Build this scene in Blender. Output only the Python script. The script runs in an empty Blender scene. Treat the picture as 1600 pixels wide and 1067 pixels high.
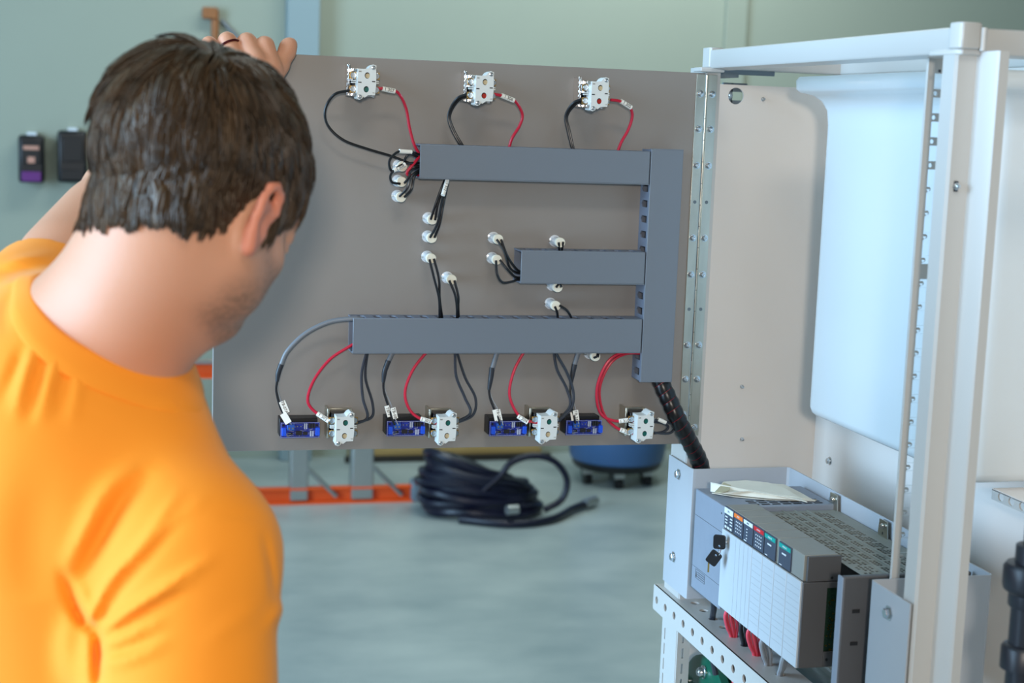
import bpy, bmesh, math, random
import numpy as np
from mathutils import Vector, Matrix

# ------------------------------------------------------------------ camera
F_PX, CX, CY = 2450.0, 800.0, 533.5
PITCH, ROLL, YAW = [math.radians(a) for a in (8.0, 2.1, 14.6)]
FW = np.array([math.sin(YAW) * math.cos(PITCH), math.cos(YAW) * math.cos(PITCH), -math.sin(PITCH)])
RT0 = np.array([math.cos(YAW), -math.sin(YAW), 0.0])
UP0 = np.cross(RT0, FW)
RT = math.cos(ROLL) * RT0 + math.sin(ROLL) * UP0
UP = -math.sin(ROLL) * RT0 + math.cos(ROLL) * UP0
EYE = np.array([0.0, 0.0, 1.6])
scene = bpy.context.scene
COL = scene.collection
cam_d = bpy.data.cameras.new('camera')
cam = bpy.data.objects.new('camera', cam_d)
COL.objects.link(cam)
cam.matrix_world = Matrix(((RT[0], UP[0], -FW[0], EYE[0]), (RT[1], UP[1], -FW[1], EYE[1]),
                           (RT[2], UP[2], -FW[2], EYE[2]), (0, 0, 0, 1)))
cam_d.sensor_width = 36.0
cam_d.lens = F_PX / 1600.0 * 36.0
cam_d.clip_start = 0.05
cam_d.dof.use_dof = True
cam_d.dof.focus_distance = 2.16
cam_d.dof.aperture_fstop = 5.6
scene.camera = cam

# ------------------------------------------------------------------ light
scene.view_settings.view_transform = 'Standard'
scene.view_settings.look = 'None'
scene.view_settings.gamma = 1.0
scene.view_settings.use_curve_mapping = False
scene.view_settings.exposure = 0.42

world = bpy.data.worlds.new('daylight')
scene.world = world
world.use_nodes = True
wb = world.node_tree.nodes['Background']
wb.inputs[0].default_value = (0.66, 0.75, 0.80, 1)
wb.inputs[1].default_value = 0.24


def area(name, loc, target, sx, sy, power, color):
    d = bpy.data.lights.new(name, 'AREA')
    d.shape = 'RECTANGLE'
    d.size, d.size_y = sx, sy
    d.energy = power
    d.color = color
    o = bpy.data.objects.new(name, d)
    COL.objects.link(o)
    o.location = loc
    o.rotation_euler = (Vector(target) - Vector(loc)).to_track_quat('-Z', 'Y').to_euler()
    return o


area('camera_flash', (-0.20, -1.00, 1.83), (0.45, 2.17, 1.45), 0.16, 0.14, 24.5, (1.0, 0.90, 0.79))
area('bay_door_daylight', (-4.6, 1.6, 2.1), (0.8, 2.2, 1.3), 3.6, 3.4, 480.0, (0.46, 0.725, 1.0))
area('ceiling_lamp_front', (0.3, -0.6, 4.2), (0.5, 1.9, 1.2), 1.3, 0.5, 20.0, (1.0, 0.93, 0.84))
area('ceiling_lamp_back', (1.6, 5.2, 3.9), (1.5, 6.2, 0.0), 2.4, 0.6, 50.0, (0.88, 1.0, 1.0))
area('wall_lamp', (2.75, 6.35, 3.2), (2.6, 7.25, 2.0), 0.8, 0.3, 11.0, (0.88, 1.0, 1.0))

# ------------------------------------------------------------------ helpers


def at(px, py, d):
    return EYE + d * (RT * (px - CX) / F_PX + UP * (CY - py) / F_PX + FW)


def on(px, py, ax, val):
    r = RT * (px - CX) / F_PX + UP * (CY - py) / F_PX + FW
    return EYE + r * ((val - EYE[ax]) / r[ax])


def lin(c):
    return tuple(((v / 255.0) / 12.92 if v / 255.0 <= 0.04045 else ((v / 255.0 + 0.055) / 1.055) ** 2.4) for v in c)


MATS = {}
PAINT = 0.82            # most painted and moulded surfaces here are duller than their swatch
BRIGHT = ('shirt_orange', 'shirt_seam', 'skin', 'hair', 'marker_white', 'lamp_cream', 'lamp_clear', 'label_white', 'wire_pinkred', 'wire_red',
          'label_orange', 'label_red', 'label_teal', 'plunger_red', 'plunger_green', 'plunger_beige', 'paper', 'orange_rail', 'zinc', 'zinc_screw', 'chrome', 'trimpot_blue', 'board_blue', 'wood_brown', 'sheet_beige', 'concrete')


def mat(name, rgb, rough=0.5, metal=0.0, var=0.0, scale=20.0, bump=0.0, bscale=200.0, stretch=None, spec=0.5,
        trans=0.0, sss=0.0, coat=0.0, rgb2=None, ior=1.45, sheen=0.0):
    m = bpy.data.materials.new(name)
    m.use_nodes = True
    nt = m.node_tree
    b = nt.nodes['Principled BSDF']
    kk = 1.0 if name in BRIGHT else PAINT
    c = tuple(v * kk for v in lin(rgb))
    b.inputs['Base Color'].default_value = (*c, 1)
    b.inputs['Roughness'].default_value = rough
    b.inputs['Metallic'].default_value = metal
    b.inputs['Specular IOR Level'].default_value = spec
    b.inputs['IOR'].default_value = ior
    if trans:
        b.inputs['Transmission Weight'].default_value = trans
    if sss:
        b.inputs['Subsurface Weight'].default_value = sss
        b.inputs['Subsurface Radius'].default_value = (1.0, 0.35, 0.2)
        b.inputs['Subsurface Scale'].default_value = 0.012
    if coat:
        b.inputs['Coat Weight'].default_value = coat
        b.inputs['Coat Roughness'].default_value = 0.1
    if sheen:
        b.inputs['Sheen Weight'].default_value = sheen
        b.inputs['Sheen Roughness'].default_value = 0.4
    if var or bump:
        tc = nt.nodes.new('ShaderNodeTexCoord')
        src = tc.outputs['Object']
        if stretch:
            mp = nt.nodes.new('ShaderNodeMapping')
            mp.inputs['Scale'].default_value = stretch
            nt.links.new(src, mp.inputs['Vector'])
            src = mp.outputs['Vector']
    if var:
        n = nt.nodes.new('ShaderNodeTexNoise')
        n.inputs['Scale'].default_value = scale
        n.inputs['Detail'].default_value = 5
        nt.links.new(src, n.inputs['Vector'])
        r = nt.nodes.new('ShaderNodeValToRGB')
        c2 = tuple(v * kk for v in lin(rgb2)) if rgb2 else tuple(v * (1 - var) for v in c)
        c1 = c if rgb2 else tuple(min(1, v * (1 + var)) for v in c)
        r.color_ramp.elements[0].position = 0.3
        r.color_ramp.elements[1].position = 0.7
        r.color_ramp.elements[0].color = (*c2, 1)
        r.color_ramp.elements[1].color = (*c1, 1)
        nt.links.new(n.outputs['Fac'], r.inputs['Fac'])
        nt.links.new(r.outputs['Color'], b.inputs['Base Color'])
    if bump:
        n2 = nt.nodes.new('ShaderNodeTexNoise')
        n2.inputs['Scale'].default_value = bscale
        n2.inputs['Detail'].default_value = 3
        nt.links.new(src, n2.inputs['Vector'])
        bp = nt.nodes.new('ShaderNodeBump')
        bp.inputs['Strength'].default_value = bump
        bp.inputs['Distance'].default_value = 0.002
        nt.links.new(n2.outputs['Fac'], bp.inputs['Height'])
        nt.links.new(bp.outputs['Normal'], b.inputs['Normal'])
    MATS[name] = m
    return m


mat('wall_paint', (165, 171, 155), 0.6, var=0.03, scale=1.2)
mat('pilaster_paint', (150, 168, 172), 0.6)
mat('concrete', (174, 182, 178), 0.34, var=0.1, scale=2.6, rgb2=(142, 154, 154), stretch=(1.0, 1.5, 1))
mat('panel_grey', (154, 147, 141), 0.42, var=0.015, scale=3, bump=0.05, bscale=900)
mat('duct_grey', (124, 132, 142), 0.38)
mat('duct_inner', (122, 130, 146), 0.5)
mat('cab_white', (209, 207, 203), 0.32, var=0.01, scale=5)
mat('sheet_beige', (226, 218, 211), 0.5, var=0.02, scale=3)
mat('tray_grey', (190, 194, 200), 0.4, var=0.015, scale=6)
mat('tank_white', (228, 234, 236), 0.2, var=0.01, scale=2)
mat('zinc', (196, 192, 178), 0.28, 1.0, var=0.12, scale=14, stretch=(3, 3, 0.6))
mat('zinc_screw', (205, 210, 214), 0.22, 1.0)
mat('chrome', (225, 222, 220), 0.14, 1.0)
mat('brass', (196, 160, 96), 0.3, 1.0)
mat('copper', (190, 110, 70), 0.3, 1.0)
mat('block_white', (236, 238, 234), 0.45)
mat('black_plastic', (22, 22, 25), 0.4)
mat('dark_slot', (30, 31, 35), 0.7)
mat('ink', (40, 40, 44), 0.7)
mat('marker_white', (245, 242, 234), 0.5)
mat('lamp_cream', (232, 226, 208), 0.45)
mat('lamp_clear', (238, 240, 242), 0.12, trans=0.25, ior=1.49)
mat('plunger_green', (10, 92, 84), 0.4)
mat('plunger_red', (165, 30, 14), 0.4)
mat('plunger_beige', (196, 176, 140), 0.45)
mat('wire_black', (26, 28, 32), 0.32)
mat('wire_charcoal', (52, 55, 64), 0.35)
mat('wire_red', (192, 28, 56), 0.34)
mat('wire_pinkred', (236, 84, 104), 0.36)
mat('cable_grey', (122, 126, 132), 0.4)
mat('cable_lightgrey', (168, 172, 178), 0.45)
mat('heatshrink', (46, 50, 58), 0.4)
mat('loom_black', (16, 16, 18), 0.3)
mat('board_blue', (34, 50, 148), 0.35, var=0.2, scale=180)
mat('trimpot_blue', (30, 84, 216), 0.35)
mat('terminal_blue', (38, 92, 190), 0.4)
mat('silk', (196, 204, 224), 0.5)
mat('solder', (206, 206, 206), 0.25, 1.0)
mat('chip_black', (26, 26, 32), 0.5)
mat('plc_blue_grey', (148, 157, 172), 0.5, var=0.02, scale=60, bump=0.05, bscale=700)
mat('plc_top_grey', (152, 152, 146), 0.5, var=0.03, scale=40)
mat('plc_vent', (150, 151, 142), 0.55, var=0.04, scale=60)
mat('plc_door', (206, 214, 222), 0.42)
mat('plc_dark', (92, 92, 95), 0.5)
mat('plc_label', (72, 82, 100), 0.4)
mat('label_orange', (240, 120, 40), 0.45)
mat('label_red', (206, 34, 42), 0.45)
mat('label_teal', (0, 160, 150), 0.45)
mat('label_white', (222, 228, 234), 0.45)
mat('pcb_green', (24, 54, 38), 0.45, var=0.15, scale=150)
mat('pad_gold', (200, 160, 60), 0.3, 1.0)
mat('paper', (226, 222, 208), 0.8, var=0.04, scale=40)
mat('paper_aged', (206, 198, 166), 0.8, var=0.06, scale=30)
mat('motor_green', (8, 92, 70), 0.3, var=0.05, scale=12)
mat('pvc_black', (34, 36, 44), 0.38)
mat('orange_rail', (226, 84, 28), 0.4)
mat('aluminium', (196, 200, 200), 0.35, 0.9)
mat('rubber_grey', (112, 126, 136), 0.6)
mat('hose_navy', (18, 20, 40), 0.32)
mat('tank_blue', (62, 98, 142), 0.35)
mat('plank_wood', (170, 140, 84), 0.6, var=0.12, scale=6, stretch=(0.3, 6, 6))
mat('plank_dark', (40, 34, 26), 0.7)
mat('disp_black', (20, 22, 26), 0.35)
mat('disp_purple', (104, 40, 120), 0.4)
mat('disp_pink', (206, 150, 130), 0.5)
mat('wood_brown', (150, 96, 56), 0.55, var=0.2, scale=20, stretch=(4, 4, 0.5))
mat('shirt_orange', (254, 152, 34), 0.8, bump=0.15, bscale=900, sheen=0.1)
mat('shirt_seam', (236, 134, 16), 0.8)
mat('denim', (50, 62, 90), 0.85, var=0.1, scale=200)
mat('shoe', (60, 48, 40), 0.6)
mat('eye_white', (236, 232, 226), 0.15)
mat('iris', (84, 62, 40), 0.2)
mat('ring_dark', (90, 26, 30), 0.3, 0.6)


class MB:
    def __init__(s):
        s.v, s.f = [], []

    def add(s, v, f):
        o = len(s.v)
        s.v += [tuple(map(float, p)) for p in v]
        s.f += [tuple(i + o for i in q) for q in f]
        return s

    def box(s, x0, x1, y0, y1, z0, z1):
        v = [(x0, y0, z0), (x1, y0, z0), (x1, y1, z0), (x0, y1, z0), (x0, y0, z1), (x1, y0, z1), (x1, y1, z1), (x0, y1, z1)]
        return s.add(v, [(3, 2, 1, 0), (4, 5, 6, 7), (0, 1, 5, 4), (1, 2, 6, 5), (2, 3, 7, 6), (3, 0, 4, 7)])

    def obox(s, c, ax, hx, hy, hz):
        """box with its own axes (three unit vectors)"""
        a, b, d = [np.array(q, float) for q in ax]
        c = np.array(c, float)
        v = [c + sx * hx * a + sy * hy * b + sz * hz * d for sz in (-1, 1) for sx, sy in ((-1, -1), (1, -1), (1, 1), (-1, 1))]
        return s.add(v, [(3, 2, 1, 0), (4, 5, 6, 7), (0, 1, 5, 4), (1, 2, 6, 5), (2, 3, 7, 6), (3, 0, 4, 7)])

    def cyl(s, p0, p1, r0, r1=None, n=16, cap=True):
        r1 = r0 if r1 is None else r1
        p0, p1 = np.array(p0, float), np.array(p1, float)
        a = (p1 - p0) / np.linalg.norm(p1 - p0)
        h = np.array([0, 0, 1.0]) if abs(a[2]) < 0.9 else np.array([1.0, 0, 0])
        u = np.cross(a, h); u /= np.linalg.norm(u); w = np.cross(a, u)
        v = []
        for p, r in ((p0, r0), (p1, r1)):
            for k in range(n):
                t = 2 * math.pi * k / n
                v.append(p + r * (math.cos(t) * u + math.sin(t) * w))
        f = [(k, (k + 1) % n, n + (k + 1) % n, n + k) for k in range(n)]
        if cap:
            f += [tuple(range(n - 1, -1, -1)), tuple(range(n, 2 * n))]
        return s.add(v, f)

    def lathe(s, prof, org, axis=(0, 0, 1), n=24):
        """prof: list of (radius, height along the axis)"""
        a = np.array(axis, float); a /= np.linalg.norm(a)
        h = np.array([0, 0, 1.0]) if abs(a[2]) < 0.9 else np.array([1.0, 0, 0])
        u = np.cross(a, h); u /= np.linalg.norm(u); w = np.cross(a, u)
        org = np.array(org, float)
        v, f = [], []
        for r, z in prof:
            for k in range(n):
                t = 2 * math.pi * k / n
                v.append(org + a * z + max(r, 1e-5) * (math.cos(t) * u + math.sin(t) * w))
        for j in range(len(prof) - 1):
            for k in range(n):
                f.append((j * n + k, j * n + (k + 1) % n, (j + 1) * n + (k + 1) % n, (j + 1) * n + k))
        f += [tuple(range(n - 1, -1, -1)), tuple(range((len(prof) - 1) * n, len(prof) * n))]
        return s.add(v, f)

    def tube(s, pts, r, n=8, radii=None, cap=True):
        P = np.array(pts, float)
        m = len(P)
        T = np.gradient(P, axis=0)
        T /= np.linalg.norm(T, axis=1)[:, None] + 1e-12
        h = np.array([0, 0, 1.0]) if abs(T[0][2]) < 0.9 else np.array([1.0, 0, 0])
        u = np.cross(T[0], h); u /= np.linalg.norm(u)
        v, f = [], []
        for j in range(m):
            u = u - T[j] * (u @ T[j]); u /= np.linalg.norm(u)
            w = np.cross(T[j], u)
            rr = radii[j] if radii is not None else r
            for k in range(n):
                t = 2 * math.pi * k / n
                v.append(P[j] + rr * (math.cos(t) * u + math.sin(t) * w))
        for j in range(m - 1):
            for k in range(n):
                f.append((j * n + k, j * n + (k + 1) % n, (j + 1) * n + (k + 1) % n, (j + 1) * n + k))
        if cap:
            f += [tuple(range(n - 1, -1, -1)), tuple(range((m - 1) * n, m * n))]
        return s.add(v, f)

    def prism(s, poly, ax, d0, d1):
        """poly in the two axes other than ax, extruded from d0 to d1 along ax"""
        n = len(poly)

        def mk(p, d):
            return {0: (d, p[0], p[1]), 1: (p[0], d, p[1]), 2: (p[0], p[1], d)}[ax]
        v = [mk(p, d0) for p in poly] + [mk(p, d1) for p in poly]
        f = [(k, (k + 1) % n, n + (k + 1) % n, n + k) for k in range(n)]
        f += [tuple(range(n - 1, -1, -1)), tuple(range(n, 2 * n))]
        return s.add(v, f)

    def xform(s, M):
        M = np.array(M, float)
        s.v = [tuple(M[:3, :3] @ np.array(p) + M[:3, 3]) for p in s.v]
        return s

    def mesh(s, name, m, origin=(0, 0, 0), smooth=True, angle=40):
        me = bpy.data.meshes.new(name)
        me.from_pydata((np.array(s.v) - np.array(origin)).tolist(), [], s.f)
        bm = bmesh.new(); bm.from_mesh(me)
        bmesh.ops.recalc_face_normals(bm, faces=bm.faces)
        bm.to_mesh(me); bm.free()
        fin(me, m, smooth, angle)
        return me

    def build(s, name, m, parent=None, smooth=True, bevel=0.0, seg=2, angle=40):
        if parent is None:
            V = np.array(s.v)
            org = (V[:, 0].mean(), V[:, 1].mean(), V[:, 2].min())
        else:
            org = world_loc(parent)
        me = s.mesh(name, m, org, smooth, angle)
        o = bpy.data.objects.new(name, me)
        COL.objects.link(o)
        if parent is None:
            o.location = org
        else:
            o.parent = parent
        if bevel:
            bv = o.modifiers.new('edge', 'BEVEL')
            bv.width = bevel; bv.segments = seg; bv.limit_method = 'ANGLE'; bv.angle_limit = math.radians(50)
        return o


def fin(me, m, smooth=True, angle=40):
    me.materials.append(MATS[m])
    if smooth:
        me.polygons.foreach_set('use_smooth', [True] * len(me.polygons))
        me.set_sharp_from_angle(angle=math.radians(angle))


def world_loc(o):
    p = np.array(o.location)
    return p + world_loc(o.parent) if o.parent else p


def tag(o, label=None, cat=None, group=None, kind=None):
    for k, v in (('label', label), ('category', cat), ('group', group), ('kind', kind)):
        if v:
            o[k] = v
    return o


def thing(name, loc, label, cat, group=None):
    o = bpy.data.objects.new(name, None)
    o.empty_display_size = 0.05
    COL.objects.link(o)
    o.location = tuple(map(float, loc))
    return tag(o, label, cat, group)


def copy_tree(o, parent=None):
    c = o.copy(); COL.objects.link(c)
    if parent:
        c.parent = parent
    for ch in list(o.children):
        copy_tree(ch, c)
    return c


def smooth_path(pts, n=10):
    """Catmull-Rom through the points"""
    P = [np.array(p, float) for p in pts]
    P = [2 * P[0] - P[1]] + P + [2 * P[-1] - P[-2]]
    out = []
    for i in range(1, len(P) - 2):
        for k in range(n):
            t = k / n
            a, b, c, d = P[i - 1:i + 3]
            out.append(0.5 * (2 * b + (c - a) * t + (2 * a - 5 * b + 4 * c - d) * t * t + (3 * b - a - 3 * c + d) * t ** 3))
    out.append(P[-2])
    return out


def curve_mesh(name, splines, m, thick, M, bevel=0.0):
    """flat plate with holes: closed 2D outlines, even-odd filled, extruded by thick, then moved by the 4x4 M"""
    cu = bpy.data.curves.new(name, 'CURVE')
    cu.dimensions = '2D'; cu.fill_mode = 'BOTH'; cu.extrude = thick / 2
    if bevel:
        cu.bevel_depth = bevel; cu.bevel_resolution = 1; cu.offset = -bevel
    for pts in splines:
        sp = cu.splines.new('POLY')
        sp.points.add(len(pts) - 1)
        for q, p in zip(sp.points, pts):
            q.co = (p[0], p[1], 0, 1)
        sp.use_cyclic_u = True
    tmp = bpy.data.objects.new(name, cu)
    me = bpy.data.meshes.new_from_object(tmp)
    me.name = name
    bpy.data.objects.remove(tmp); bpy.data.curves.remove(cu)
    me.transform(Matrix(M))
    fin(me, m, True, 35)
    return me


def put(name, me, parent):
    """mesh given in world coordinates becomes a child of parent"""
    w = world_loc(parent)
    me.transform(Matrix.Translation(-Vector(w)))
    o = bpy.data.objects.new(name, me)
    COL.objects.link(o); o.parent = parent
    return o


def frame4(o, x, y, z):
    M = np.eye(4)
    M[:3, 0], M[:3, 1], M[:3, 2], M[:3, 3] = x, y, z, o
    return M.tolist()


def text_mesh(txt, size, m, M, thick=0.0002):
    cu = bpy.data.curves.new('lettering', 'FONT')
    cu.body = txt; cu.size = size; cu.align_x = 'CENTER'; cu.align_y = 'CENTER'; cu.extrude = thick / 2
    cu.resolution_u = 2
    tmp = bpy.data.objects.new('lettering', cu)
    me = bpy.data.meshes.new_from_object(tmp)
    bpy.data.objects.remove(tmp); bpy.data.curves.remove(cu)
    me.transform(Matrix(M))
    me.materials.clear()
    me.materials.append(MATS[m])
    return me


def circle(cx, cy, r, n=14, sx=1.0):
    return [(cx + sx * r * math.cos(2 * math.pi * k / n), cy + r * math.sin(2 * math.pi * k / n)) for k in range(n)]


def rect(x0, x1, y0, y1):
    return [(x0, y0), (x1, y0), (x1, y1), (x0, y1)]


def rrect(x0, x1, y0, y1, r, n=5):
    out = []
    for cx, cy, a in ((x1 - r, y0 + r, -90), (x1 - r, y1 - r, 0), (x0 + r, y1 - r, 90), (x0 + r, y0 + r, 180)):
        for k in range(n + 1):
            t = math.radians(a + 90 * k / n)
            out.append((cx + r * math.cos(t), cy + r * math.sin(t)))
    return out


# world frames for plates: facing -Y (x right, z up), facing -X (y to the left seen from -X, z up), facing up
def M_Y(o):
    return frame4(o, (1, 0, 0), (0, 0, 1), (0, -1, 0))


def M_X(o):
    return frame4(o, (0, -1, 0), (0, 0, 1), (-1, 0, 0))


def M_Z(o):
    return frame4(o, (1, 0, 0), (0, 1, 0), (0, 0, 1))


# ================================================================== the room
WALL_Y = 7.25
fl = MB().box(-9, 9, -6, WALL_Y + 0.1, -0.1, 0).build('floor', 'concrete')
tag(fl, 'polished grey green concrete floor', kind='structure')
wl = MB().box(-9, 9, WALL_Y, WALL_Y + 0.15, 0, 5.0).build('wall_back', 'wall_paint')
tag(wl, 'pale green painted back wall', kind='structure')
wr = MB().box(9, 9.15, -6, WALL_Y + 0.1, 0, 5.0).build('wall_right', 'wall_paint')
tag(wr, 'pale green painted side wall', kind='structure')
ce = MB().box(-9, 9.15, -6, WALL_Y + 0.15, 5.0, 5.1).build('ceiling', 'wall_paint')
tag(ce, 'pale ceiling', kind='structure')
p1 = MB().box(0.775, 0.92, WALL_Y - 0.10, WALL_Y, 0, 5.0).build('trim_1', 'pilaster_paint', bevel=0.005)
tag(p1, 'pale blue steel column against the back wall', kind='structure')
p2 = MB().box(2.89, 3.0, WALL_Y - 0.03, WALL_Y, 0, 5.0).build('trim_2', 'wall_paint', bevel=0.004)
tag(p2, 'narrow vertical joint strip on the back wall', kind='structure')
bb = MB().box(-9, 9, WALL_Y - 0.012, WALL_Y, 0, 0.09).build('baseboard_back', 'wall_paint')
tag(bb, 'painted base of the back wall', kind='structure')

# ================================================================== the swing panel and what is mounted on it
PY = 2.173                      # front face of the swing panel


def pp(px, py, d=0.0):
    return on(px, py, 1, PY - d)


panel = thing('swing_panel', (0.49, PY, 1.129), 'large grey sheet metal swing-out panel carrying ducts and wiring', 'panel')
MB().box(0.141, 0.8425, PY, PY + 0.003, 1.129, 1.679).build('plate', 'panel_grey', panel, bevel=0.0006)
MB().box(0.141, 0.1435, PY + 0.003, PY + 0.02, 1.131, 1.677).build('edge_flange', 'panel_grey', panel)

hinge = thing('piano_hinge', (0.844, PY, 1.142), 'long zinc piano hinge joining the grey swing panel to the white frame', 'hinge')
HZ0, HZ1 = 1.142, 1.677
lf = MB().box(0.8285, 0.8418, PY - 0.0016, PY, HZ0, HZ1).build('leaf', 'zinc', hinge, bevel=0.0003)
rf = MB().box(0.8462, 0.8605, PY - 0.0016, PY + 0.0005, HZ0, HZ1).build('leaf', 'zinc', hinge, bevel=0.0003)
kn = MB()
nk = 17
for k in range(nk):
    a = HZ0 + (HZ1 - HZ0) * k / nk
    b = HZ0 + (HZ1 - HZ0) * (k + 1) / nk - 0.0008
    kn.cyl((0.844, PY - 0.002, a), (0.844, PY - 0.002, b), 0.0016, n=10)
kn.build('knuckle', 'zinc', hinge)
MB().cyl((0.844, PY - 0.002, HZ0), (0.844, PY - 0.002, HZ1), 0.0012, n=8).build('pin', 'dark_slot', hinge)


def screw_mesh(r=0.0042, h=0.0032):
    s = MB()
    s.lathe([(r * 1.25, 0), (r * 1.25, 0.0007), (r, 0.0008), (r, h * 0.55), (r * 0.8, h * 0.9), (r * 0.45, h), (r * 0.42, h * 0.55), (0, h * 0.55)],
            (0, 0, 0), (0, -1, 0), 14)
    return s.mesh('screw', 'zinc_screw')


SCREW = screw_mesh()


def add_screw(parent, p, me=None, rot=None, name='screw'):
    o = bpy.data.objects.new(name, me or SCREW)
    COL.objects.link(o); o.parent = parent
    o.location = np.array(p, float) - world_loc(parent)
    if rot:
        o.rotation_euler = rot
    return o


for py_ in (147, 202, 259, 372, 429, 539, 592):
    z_ = pp(1105, py_)[2]
    add_screw(hinge, (0.8352, PY - 0.0016, z_))
    add_screw(hinge, (0.8535, PY - 0.0016, z_))
add_screw(hinge, (0.8352, PY - 0.0016, pp(1080, 647)[2]))
add_screw(hinge, (0.8535, PY - 0.0016, pp(1086, 667)[2]))
hole = MB().cyl((0, 0, 0), (0, -0.0003, 0), 0.0026, n=12).mesh('screw_hole', 'rubber_grey')
for py_ in (316, 483):
    for x_ in (0.8352, 0.8535):
        add_screw(hinge, (x_, PY - 0.0016, pp(1105, py_)[2]), hole, name='screw_hole')

# ------------------------------------------------------------------ wiring ducts
DD = 0.040                      # depth of a duct


def duct(label, x0, x1, z0, z1, vertical=False, walls='both', pitch=0.0222, open_ends=True):
    t = thing('wiring_duct', ((x0 + x1) / 2, PY - DD / 2, z0), label, 'wiring duct', 'slotted grey wiring ducts on the swing panel')
    yf = PY - DD
    MB().box(x0, x1, yf, yf + 0.0022, z0, z1).build('cover', 'duct_grey', t, bevel=0.0009)
    e = 0.0022
    if vertical:
        MB().box(x0 + e, x1 - e, PY - 0.002, PY, z0 + e, z1 - e).build('back_strip', 'duct_inner', t)
        sides = ((x0, x0 + 0.002), (x1 - 0.002, x1))
        for a, b in sides:
            w = MB()
            outer = rect(PY - 0.0385, PY, z0 + 0.0005, z1 - 0.0005)
            holes = []
            n = int((z1 - z0) / pitch)
            for k in range(n):
                zc = z1 - 0.012 - k * pitch
                holes.append([(PY - 0.033, zc - 0.005), (PY - 0.012, zc - 0.005), (PY - 0.0075, zc), (PY - 0.012, zc + 0.005), (PY - 0.033, zc + 0.005)])
            me = curve_mesh('side_wall', [outer] + holes, 'duct_inner', b - a,
                            frame4(((a + b) / 2, 0, 0), (0, 1, 0), (0, 0, 1), (1, 0, 0)))
            put('side_wall', me, t)
        for zz in (z0, z1):
            lip = MB()
            lip.box(x0, x1, yf, yf + 0.006, zz - 0.0008 if zz == z0 else zz - 0.0004, zz + 0.0004 if zz == z0 else zz + 0.0008)
            lip.build('cover_lip', 'duct_grey', t)
    else:
        MB().box(x0, x1, PY - 0.002, PY, z0 + e, z1 - e).build('back_strip', 'duct_inner', t)
        for a, b in ((z0, z0 + 0.002), (z1 - 0.002, z1)):
            outer = rect(x0 - 0.001, x1, PY - 0.0385, PY)
            holes = []
            n = int((x1 - x0) / pitch)
            for k in range(n):
                xc = x0 + 0.014 + k * pitch
                if xc > x1 - 0.006:
                    continue
                holes.append([(xc - 0.0052, PY - 0.0365), (xc - 0.0052, PY - 0.012), (xc, PY - 0.0075), (xc + 0.0052, PY - 0.012), (xc + 0.0052, PY - 0.0365)])
            me = curve_mesh('side_wall', [outer] + holes, 'duct_inner', b - a, frame4((0, 0, (a + b) / 2), (1, 0, 0), (0, 1, 0), (0, 0, 1)))
            put('side_wall', me, t)
        MB().box(x0, x1, yf, yf + 0.007, z0 - 0.0008, z0 + 0.0002).build('cover_lip', 'duct_grey', t)
    return t


def rz(px0, py0, px1, py1):
    a, b = on(px0, py0, 1, PY - DD), on(px1, py1, 1, PY - DD)
    return a[0], b[0], b[2], a[2]


x0, x1, z0, z1 = rz(657, 225, 1017, 288)
vx0, vx1, vz0, vz1 = rz(1017.5, 233, 1050, 596)
vx0 = on(1010, 400, 1, PY - DD)[0]
duct('wide grey duct running under the three upper contact blocks', x0, vx0 - 0.0015, z0, z1)
duct('upright grey duct beside the zinc piano hinge', vx0, vx1, vz0, vz1, vertical=True)
x0, x1, z0, z1 = rz(815, 391, 1006, 444)
duct('short grey duct in the middle of the panel', x0, vx0 - 0.0015, z0, z1)
x0, x1, z0, z1 = rz(552, 497, 1003, 551)
duct('long grey duct above the four blue circuit boards', x0, vx0 - 0.0015, z0, z1)

# ------------------------------------------------------------------ contact blocks
FRONT = [(-12.5, -15), (-13.2, -22.5), (-9.5, -24), (-6, -22.5), (-4.5, -20), (-2.5, -21), (2, -17.6), (11.5, -17.2), (12.8, -2), (12.3, 16), (12.6, 22),
         (8, 23.5), (4.5, 21.5), (1.5, 17.6), (-4, 17), (-12.2, 17.2)]


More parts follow.
